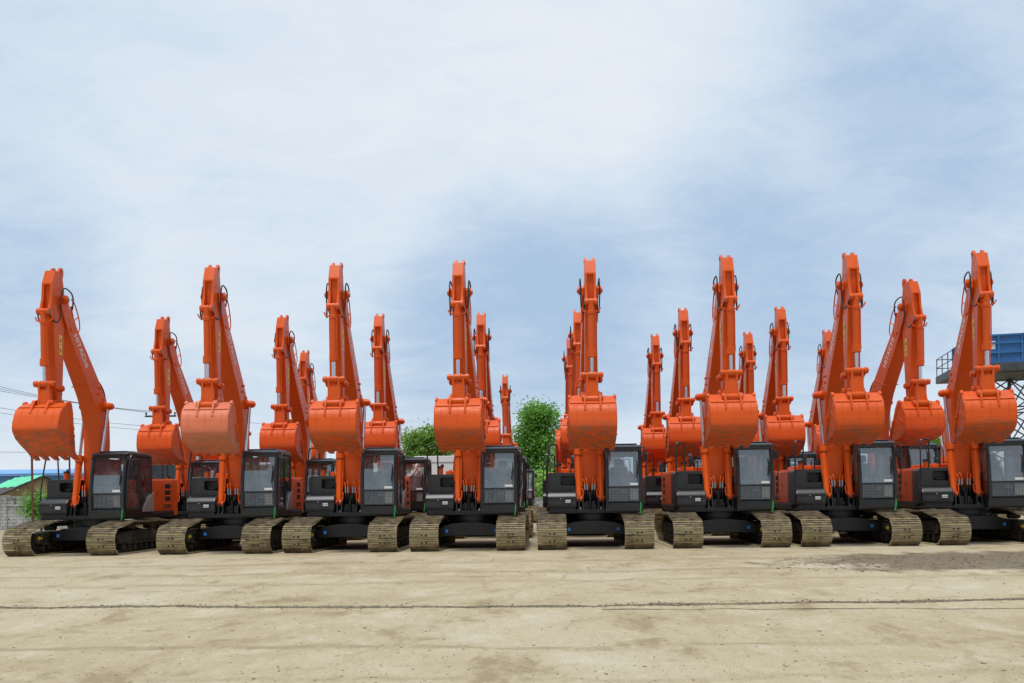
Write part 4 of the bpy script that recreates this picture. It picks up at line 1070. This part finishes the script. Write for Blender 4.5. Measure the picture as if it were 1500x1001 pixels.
# rusty posts
M['rust'] = plain('rusty_post', (.16, .06, .045), .8, 0, .4, 4)
def post(px, ytop, Y, r, lab, mat, name='metal_post', cat='post'):
    m = MB(); b_ = gp(px, Y); zt = WZ(px, ytop, Y); m.tube([(0, 0, -.1), (0, 0, zt)], r, 8); m.cyl((0, 0, zt - .1), (0, 0, zt), r * 1.25, 8); m.cyl((0, 0, 0), (0, 0, .06), r * 2, 8)
    o = m.build(name, mat); o.location = b_; tag(o, lab, cat); return o
post(48, 600, 43., .055, 'slim rusty pole in front of the block wall, under the leftmost bucket', M['rust'])
post(103, 620, 60., .06, 'dark slim pole behind the engine hood of the leftmost excavator', M['darkwood'])

# utility pole and wires
M['polewood'] = plain('pole_concrete', (.30, .29, .27), .85, 0, .25, 2)
Y = 72.; up = empty('utility_pole', gp(238, Y)); zt = WZ(238, 600, Y)
m = MB(); m.tube([(0, 0, -.1), (0, 0, zt)], [.17, .11], 10); m.build('pole', M['polewood'], up)
m = MB(); zc = WZ(238, 610, Y); m.box((-1.30, -.16, zc - .07), (1.30, -.04, zc + .07), 0, .01); m.tube([(-.8, -.1, zc), (0, -.1, zc - .6)], .03, 6); m.tube([(.8, -.1, zc), (0, -.1, zc - .6)], .03, 6); m.build('crossarm', M['darkwood'], up)
for x in (-1.2, -.5, .5, 1.2):
    m = MB(); m.stack((x, -.1, zc + .07), (x, -.1, zc + .33), [(0, .03), (.2, .03), (.25, .085), (.5, .06), (.6, .085), (.9, .06), (1, .03)], 10); m.build('insulator', M['charcoal'], up)
tag(up, 'grey utility pole with crossarm behind the second row on the left', 'utility pole')
def wire(a, b, sag, lab, r=.014):
    m = MB(); pts = []
    for i in range(25):
        t = i / 24; p = a.lerp(b, t); p.z -= sag * 4 * t * (1 - t); pts.append(p)
    m.tube(pts, r, 5); tag(m.build('power_line', M['rubber']), lab, 'power line', 'power lines running to the utility pole')
for i, (yl, dx, lab) in enumerate(((561, -1.2, 'topmost power line crossing behind the leftmost arm'), (568, -.5, 'second power line from the top behind the leftmost arm'), (575, .5, 'third power line from the top behind the leftmost arm'))):
    a = wpt(-140, yl - 30, 50.); b = gp(238, 72.) + Vector((dx, -.1, zc + .33)); wire(a, b, .35, lab)
for yl, ye, lab in ((598, 626, 'upper of the two low power lines left of the leftmost bucket'), (606, 632, 'lower of the two low power lines left of the leftmost bucket')):
    wire(wpt(-140, yl - 26, 50.), Vector((gp(238, 72.).x, 71.88, WZ(238, ye, 72.))), .3, lab)
wire(gp(238, 72.) + Vector((1.2, -.1, zc + .33)), wpt(660, 640, 95.), .5, 'thin power line leading right from the utility pole')
wire(wpt(-120, 660, 60.), Vector((gp(238, 72.).x, 71.88, WZ(238, 660, 72.))), .15, 'lowest power line, just above the blue roof on the left')

# white box trailer and a white lorry behind the second row
M['vanwhite'] = plain('white_body_paint', (.76, .78, .80), .4, 0, .06, .7)
M['tyre'] = plain('tyre_rubber', (.02, .02, .02), .8)
M['darkglass'] = plain('dark_window', (.03, .04, .05), .08)
Y = 50.; xa, xb = WX(606, Y), WX(705, Y); zt = WZ(650, 668, Y)
tr = empty('box_trailer', ((xa + xb) / 2, Y, 0)); hw = (xb - xa) / 2
m = MB(); m.box((-hw, 0, .95), (hw, 2.4, zt - .35), 0, .05); m.prism([(-hw, zt - .36), (hw, zt - .36), (hw, zt - .06), (hw - .06, zt), (-hw + .06, zt), (-hw, zt - .06)], -.03, -2.43, 0, .04, 'u'); m.build('body', M['vanwhite'], tr)
m = MB(); m.box((-hw, -.02, zt - .40), (hw, .0, zt - .36)); m.build('trim_rail', M['steel'], tr); m = MB(); m.box((-hw, -.02, 1.2), (hw, .0, 1.26)); m.build('trim_rail', M['steel'], tr)
m = MB(); m.box((-hw + .1, .5, .7), (hw - .1, 1.9, .94)); m.build('chassis', M['black'], tr)
for x in (-hw + .8, -hw + 1.9, hw - .9):
    for y in (.15, 1.95):
        m = MB(); m.stack((x, y, .48), (x, y + .3, .48), [(0, .2), (0, .42), (.1, .48), (.9, .48), (1, .42), (1, .2)], 18); m.build('wheel', M['tyre'], tr)
tag(tr, 'white box trailer parked behind the fourth front excavator', 'trailer')
Y = 44.; lo = empty('white_lorry', (WX(246, Y), Y, 0)); hw = 1.55; zt = WZ(250, 676, Y)
m = MB(); m.prism([(-hw, .7), (hw, .7), (hw, 1.9), (hw - .12, 2.05), (hw - .3, zt - .1), (hw - .45, zt), (-hw + .45, zt), (-hw + .3, zt - .1), (-hw + .12, 2.05), (-hw, 1.9)], 0, -5.5, 0, .06, 'u'); m.build('body', M['vanwhite'], lo)
m = MB(); m.prism([(-hw + .16, 2.08), (hw - .16, 2.08), (hw - .34, zt - .18), (-hw + .34, zt - .18)], .03, -.03, 0, .0, 'u'); m.build('windscreen', M['darkglass'], lo)
m = MB(); m.box((-.02, -.05, 2.05), (.02, .05, zt - .1)); m.box((-hw, -.06, zt - .14), (hw, .06, zt - .05), 0, .02); m.build('trim', M['black'], lo)
for x in (-hw + .1, hw - .4):
    for y in (.7, 4.2):
        m = MB(); m.stack((x, y, .48), (x + .3, y, .48), [(0, .2), (0, .42), (.1, .48), (.9, .48), (1, .42), (1, .2)], 18); m.build('wheel', M['tyre'], lo)
tag(lo, 'white vehicle with dark windscreen behind the second row on the left', 'lorry')

# water tower on the right
M['tankblue'] = plain('blue_tank_paint', (.028, .135, .36), .45, 0, .22, 1.2)
M['tankrib'] = plain('blue_rib_paint', (.035, .17, .42), .45, 0, .15, 1.2)
M['towersteel'] = plain('tower_steel', (.055, .065, .075), .55, 0, .3, 3)
Y = 52.; k = Y / F
wt = empty('water_tower', (WX(1540, Y), Y + 3, 0), R(-14)); hw = 3.3
zp = WZ(1460, 541, Y); zb = WZ(1460, 530, Y) + .05; zt = WZ(1460, 487, Y)
m = MB(); m.box((-hw, -2.6, zb), (hw, 2.6, zt)); tank = m.build('tank', M['tankblue'], wt, False)
m = MB()
for i in range(6):
    x = -hw + 2 * hw * i / 5
    for y in (-2.6, 2.6): m.box((x - .05, y - .07, zb - .02), (x + .05, y + .07, zt + .03))
for i in range(5):
    y = -2.6 + 5.2 * i / 4
    for x in (-hw, hw): m.box((x - .072, y - .045, zb - .018), (x + .072, y + .045, zt + .028))
for z in (zb + .03, zb + (zt - zb) * .38, zb + (zt - zb) * .72, zt):
    m.box((-hw - .06, -2.68, z - .05), (hw + .06, -2.60, z + .05)); m.box((-hw - .06, 2.60, z - .05), (hw + .06, 2.68, z + .05))
    m.box((-hw - .09, -2.6, z - .048), (-hw, 2.6, z + .048)); m.box((hw, -2.6, z - .048), (hw + .09, 2.6, z + .048))
m.build('stiffening_ribs', M['tankrib'], tank, False)
m = MB(); m.box((.75, -2.612, zt - .85), (1.25, -2.604, zt - .35)); m.build('white_plate', M['paper'], tank, False); m = MB(); m.box((-2.55, -2.612, zt - .85), (-2.15, -2.604, zt - .35)); m.build('white_plate', M['paper'], tank, False)
m = MB(); m.box((-hw - 1.0, -3.1, zp), (hw + .7, 3.1, zb - .03), 0); m.build('platform', M['towersteel'], wt, False)
m = MB()
for i in range(5): m.tube([(-hw - .95, -3.05 + i * 1.5, zb - .03), (-hw - .95, -3.05 + i * 1.5, zb + 1.15)], .03, 6)
for dz in (.55, 1.15):
    m.tube([(-hw - .95, -3.05, zb + dz), (-hw - .95, 3.05, zb + dz)], .028, 6); m.tube([(-hw - .95, -3.05, zb + dz), (-hw + .2, -3.05, zb + dz)], .028, 6); m.tube([(-hw - .95, 3.05, zb + dz), (-hw + .2, 3.05, zb + dz)], .028, 6)
m.tube([(-hw - .6, -3.05, zb), (-hw - .6, -3.05, zb + 1.15)], .028, 6)
m.build('railing', M['towersteel'], wt)
legs = []
for sx in (-1, 0, 1):
    for sy in (-1, 1):
        t0 = Vector((sx * (hw - .4), sy * 2.2, zp)); b0 = Vector((sx * (hw + .5), sy * 2.8, 0)); legs.append((t0, b0))
        m = MB(); m.tube([b0, t0], .12, 8); m.build('leg', M['towersteel'], wt)
m = MB()
def lev(a_, t): return a_[1].lerp(a_[0], t)
for i, j in ((0, 2), (2, 4), (1, 3), (3, 5), (0, 1), (2, 3), (4, 5)):
    for n_ in range(4):
        t0, t1 = n_ / 4, (n_ + 1) / 4
        m.tube([lev(legs[i], t0), lev(legs[j], t1)], .045, 5); m.tube([lev(legs[j], t0), lev(legs[i], t1)], .045, 5); m.tube([lev(legs[i], t1), lev(legs[j], t1)], .05, 5)
m.build('cross_bracing', M['towersteel'], wt)
m = MB()
for x in (.42, .62): m.tube([(x, -2.75, .2), (x, -2.75, zt + .12), (x + .0, -2.5, zt + .16)], .045, 6)
m.tube([(-.3, -2.72, zb + .3), (-.6, -2.72, zt + .05)], .04, 6)
m.build('feed_pipe', M['tankrib'], wt)
tag(wt, 'blue panelled water tank on a dark steel lattice tower at the right edge', 'water tower')
# orange site shed low on the right
Y = 60.; sh = empty('site_shed', (WX(1375, Y), Y, 0)); z1 = WZ(1375, 653, Y)
m = MB(); m.box((-2.2, 0, 0), (2.4, 4, z1 - .5)); m.build('wall', M['orange'], sh, False)
m = MB(); m.prism([(-2.5, z1 - .75), (0.1, z1), (2.7, z1 - .75), (2.7, z1 - .83), (0.1, z1 - .10), (-2.5, z1 - .83)], .3, -4.3, 0, 0, 'u'); m.build('roof', M['rust'], sh, False)
tag(sh, 'low orange shed far back on the right, below the trees', 'shed')

# ------------------------------------------------------------------ sky and light
world = bpy.data.worlds.new('World'); scene.world = world; world.use_nodes = True
nt = world.node_tree; bg = nt.nodes['Background']
SUN_EL, SUN_AZ = R(74), R(200)               # azimuth clockwise from +Y
sky = N(nt, 'ShaderNodeTexSky'); sky.sky_type = 'NISHITA'; sky.sun_disc = False; sky.sun_elevation = SUN_EL; sky.sun_rotation = SUN_AZ
sky.air_density = 1.0; sky.dust_density = 3.0
tc = N(nt, 'ShaderNodeTexCoord').outputs['Generated']
nv = N(nt, 'ShaderNodeVectorMath', operation='NORMALIZE'); nt.links.new(tc, nv.inputs[0]); d = nv.outputs[0]
sx = N(nt, 'ShaderNodeSeparateXYZ'); nt.links.new(d, sx.inputs[0])
zz = math_(nt, 'ADD', math_(nt, 'MAXIMUM', sx.outputs[2], 0.0), .34)
cb = N(nt, 'ShaderNodeCombineXYZ'); nt.links.new(math_(nt, 'DIVIDE', sx.outputs[0], zz), cb.inputs[0]); nt.links.new(math_(nt, 'DIVIDE', sx.outputs[1], zz), cb.inputs[1])
pl = cb.outputs[0]                            # cloud deck coordinates
c1 = noise(nt, .9, 7, .55, pl, (1, 1.2, 1), .6); c2 = noise(nt, 2.6, 9, .62, pl, (.8, 1.3, 1), .9); c3 = noise(nt, 7.5, 11, .70, pl, (.75, 1.2, 1), 1.2)
val = math_(nt, 'ADD', math_(nt, 'MULTIPLY', math_(nt, 'SUBTRACT', c1, .5), .75), math_(nt, 'MULTIPLY', math_(nt, 'SUBTRACT', c2, .5), .80))
val = math_(nt, 'ADD', val, math_(nt, 'MULTIPLY', math_(nt, 'SUBTRACT', c3, .5), .62))
val = math_(nt, 'ADD', val, .60)
def lobe(px, py, deg, amt):
    """broad brighter or greyer bank of cloud round a direction"""
    global val
    v = (wpt(px, py, 10) - Vector((0, 0, CAMH))).normalized()
    dp = N(nt, 'ShaderNodeVectorMath', operation='DOT_PRODUCT'); nt.links.new(d, dp.inputs[0]); dp.inputs[1].default_value = v
    val = math_(nt, 'ADD', val, mrange(nt, dp.outputs['Value'], math.cos(R(deg)), 1.0, 0, amt))
for a in ((690, 130, 17, .20), (330, 200, 18, .18), (100, 60, 10, -.10), (880, 60, 12, .22), (1000, 120, 9, .12), (1230, 290, 14, -.26), (820, 330, 9, -.12), (1450, 60, 11, -.28), (20, 390, 8, -.34), (130, 330, 10, .08), (760, 480, 11, -.40), (960, 430, 12, -.20), (560, 400, 10, -.10), (1330, 190, 9, .10), (590, 480, 7, -.14), (420, 300, 7, -.08), (1180, 440, 9, -.12)): lobe(*a)
# paler towards the horizon
hz = mrange(nt, sx.outputs[2], .13, .0)
val = math_(nt, 'ADD', val, math_(nt, 'MULTIPLY', hz, .30))
cloud = ramp(nt, math_(nt, 'MULTIPLY', val, .75), [(.0, (.43, .58, .78)), (.22, (.54, .675, .84)), (.42, (.66, .775, .90)), (.60, (.75, .835, .93)), (.78, (.82, .88, .955)), (1.0, (.86, .90, .965))])
skl = N(nt, 'ShaderNodeVectorMath', operation='SCALE'); nt.links.new(sky.outputs[0], skl.inputs[0]); skl.inputs['Scale'].default_value = 1.0
cl10 = N(nt, 'ShaderNodeVectorMath', operation='SCALE'); nt.links.new(cloud, cl10.inputs[0]); cl10.inputs['Scale'].default_value = 10.0
fin = mix(nt, .93, skl.outputs[0], cl10.outputs[0])
# overhead the cloud layer is brighter than near the horizon, as under a thin overcast
ov = N(nt, 'ShaderNodeVectorMath', operation='SCALE'); nt.links.new(fin, ov.inputs[0]); nt.links.new(math_(nt, 'MULTIPLY', mrange(nt, sx.outputs[2], .55, .95, 1.0, 1.55), mrange(nt, sx.outputs[1], -.5, .15, .66, 1.0)), ov.inputs['Scale'])  # unseen sky behind the camera is dimmed too, added to darken front faces
nt.links.new(ov.outputs[0], bg.inputs[0]); bg.inputs[1].default_value = .10
sl = bpy.data.lights.new('sun', 'SUN'); sl.energy = 2.5; sl.angle = R(11); sl.color = (1, .955, .89)
so = bpy.data.objects.new('sun', sl); COL.objects.link(so)
sd = Vector((math.sin(SUN_AZ) * math.cos(SUN_EL), math.cos(SUN_AZ) * math.cos(SUN_EL), math.sin(SUN_EL)))
so.rotation_euler = sd.to_track_quat('Z', 'Y').to_euler(); so.location = sd * 60
scene.cycles.max_bounces = 8; scene.cycles.transparent_max_bounces = 24
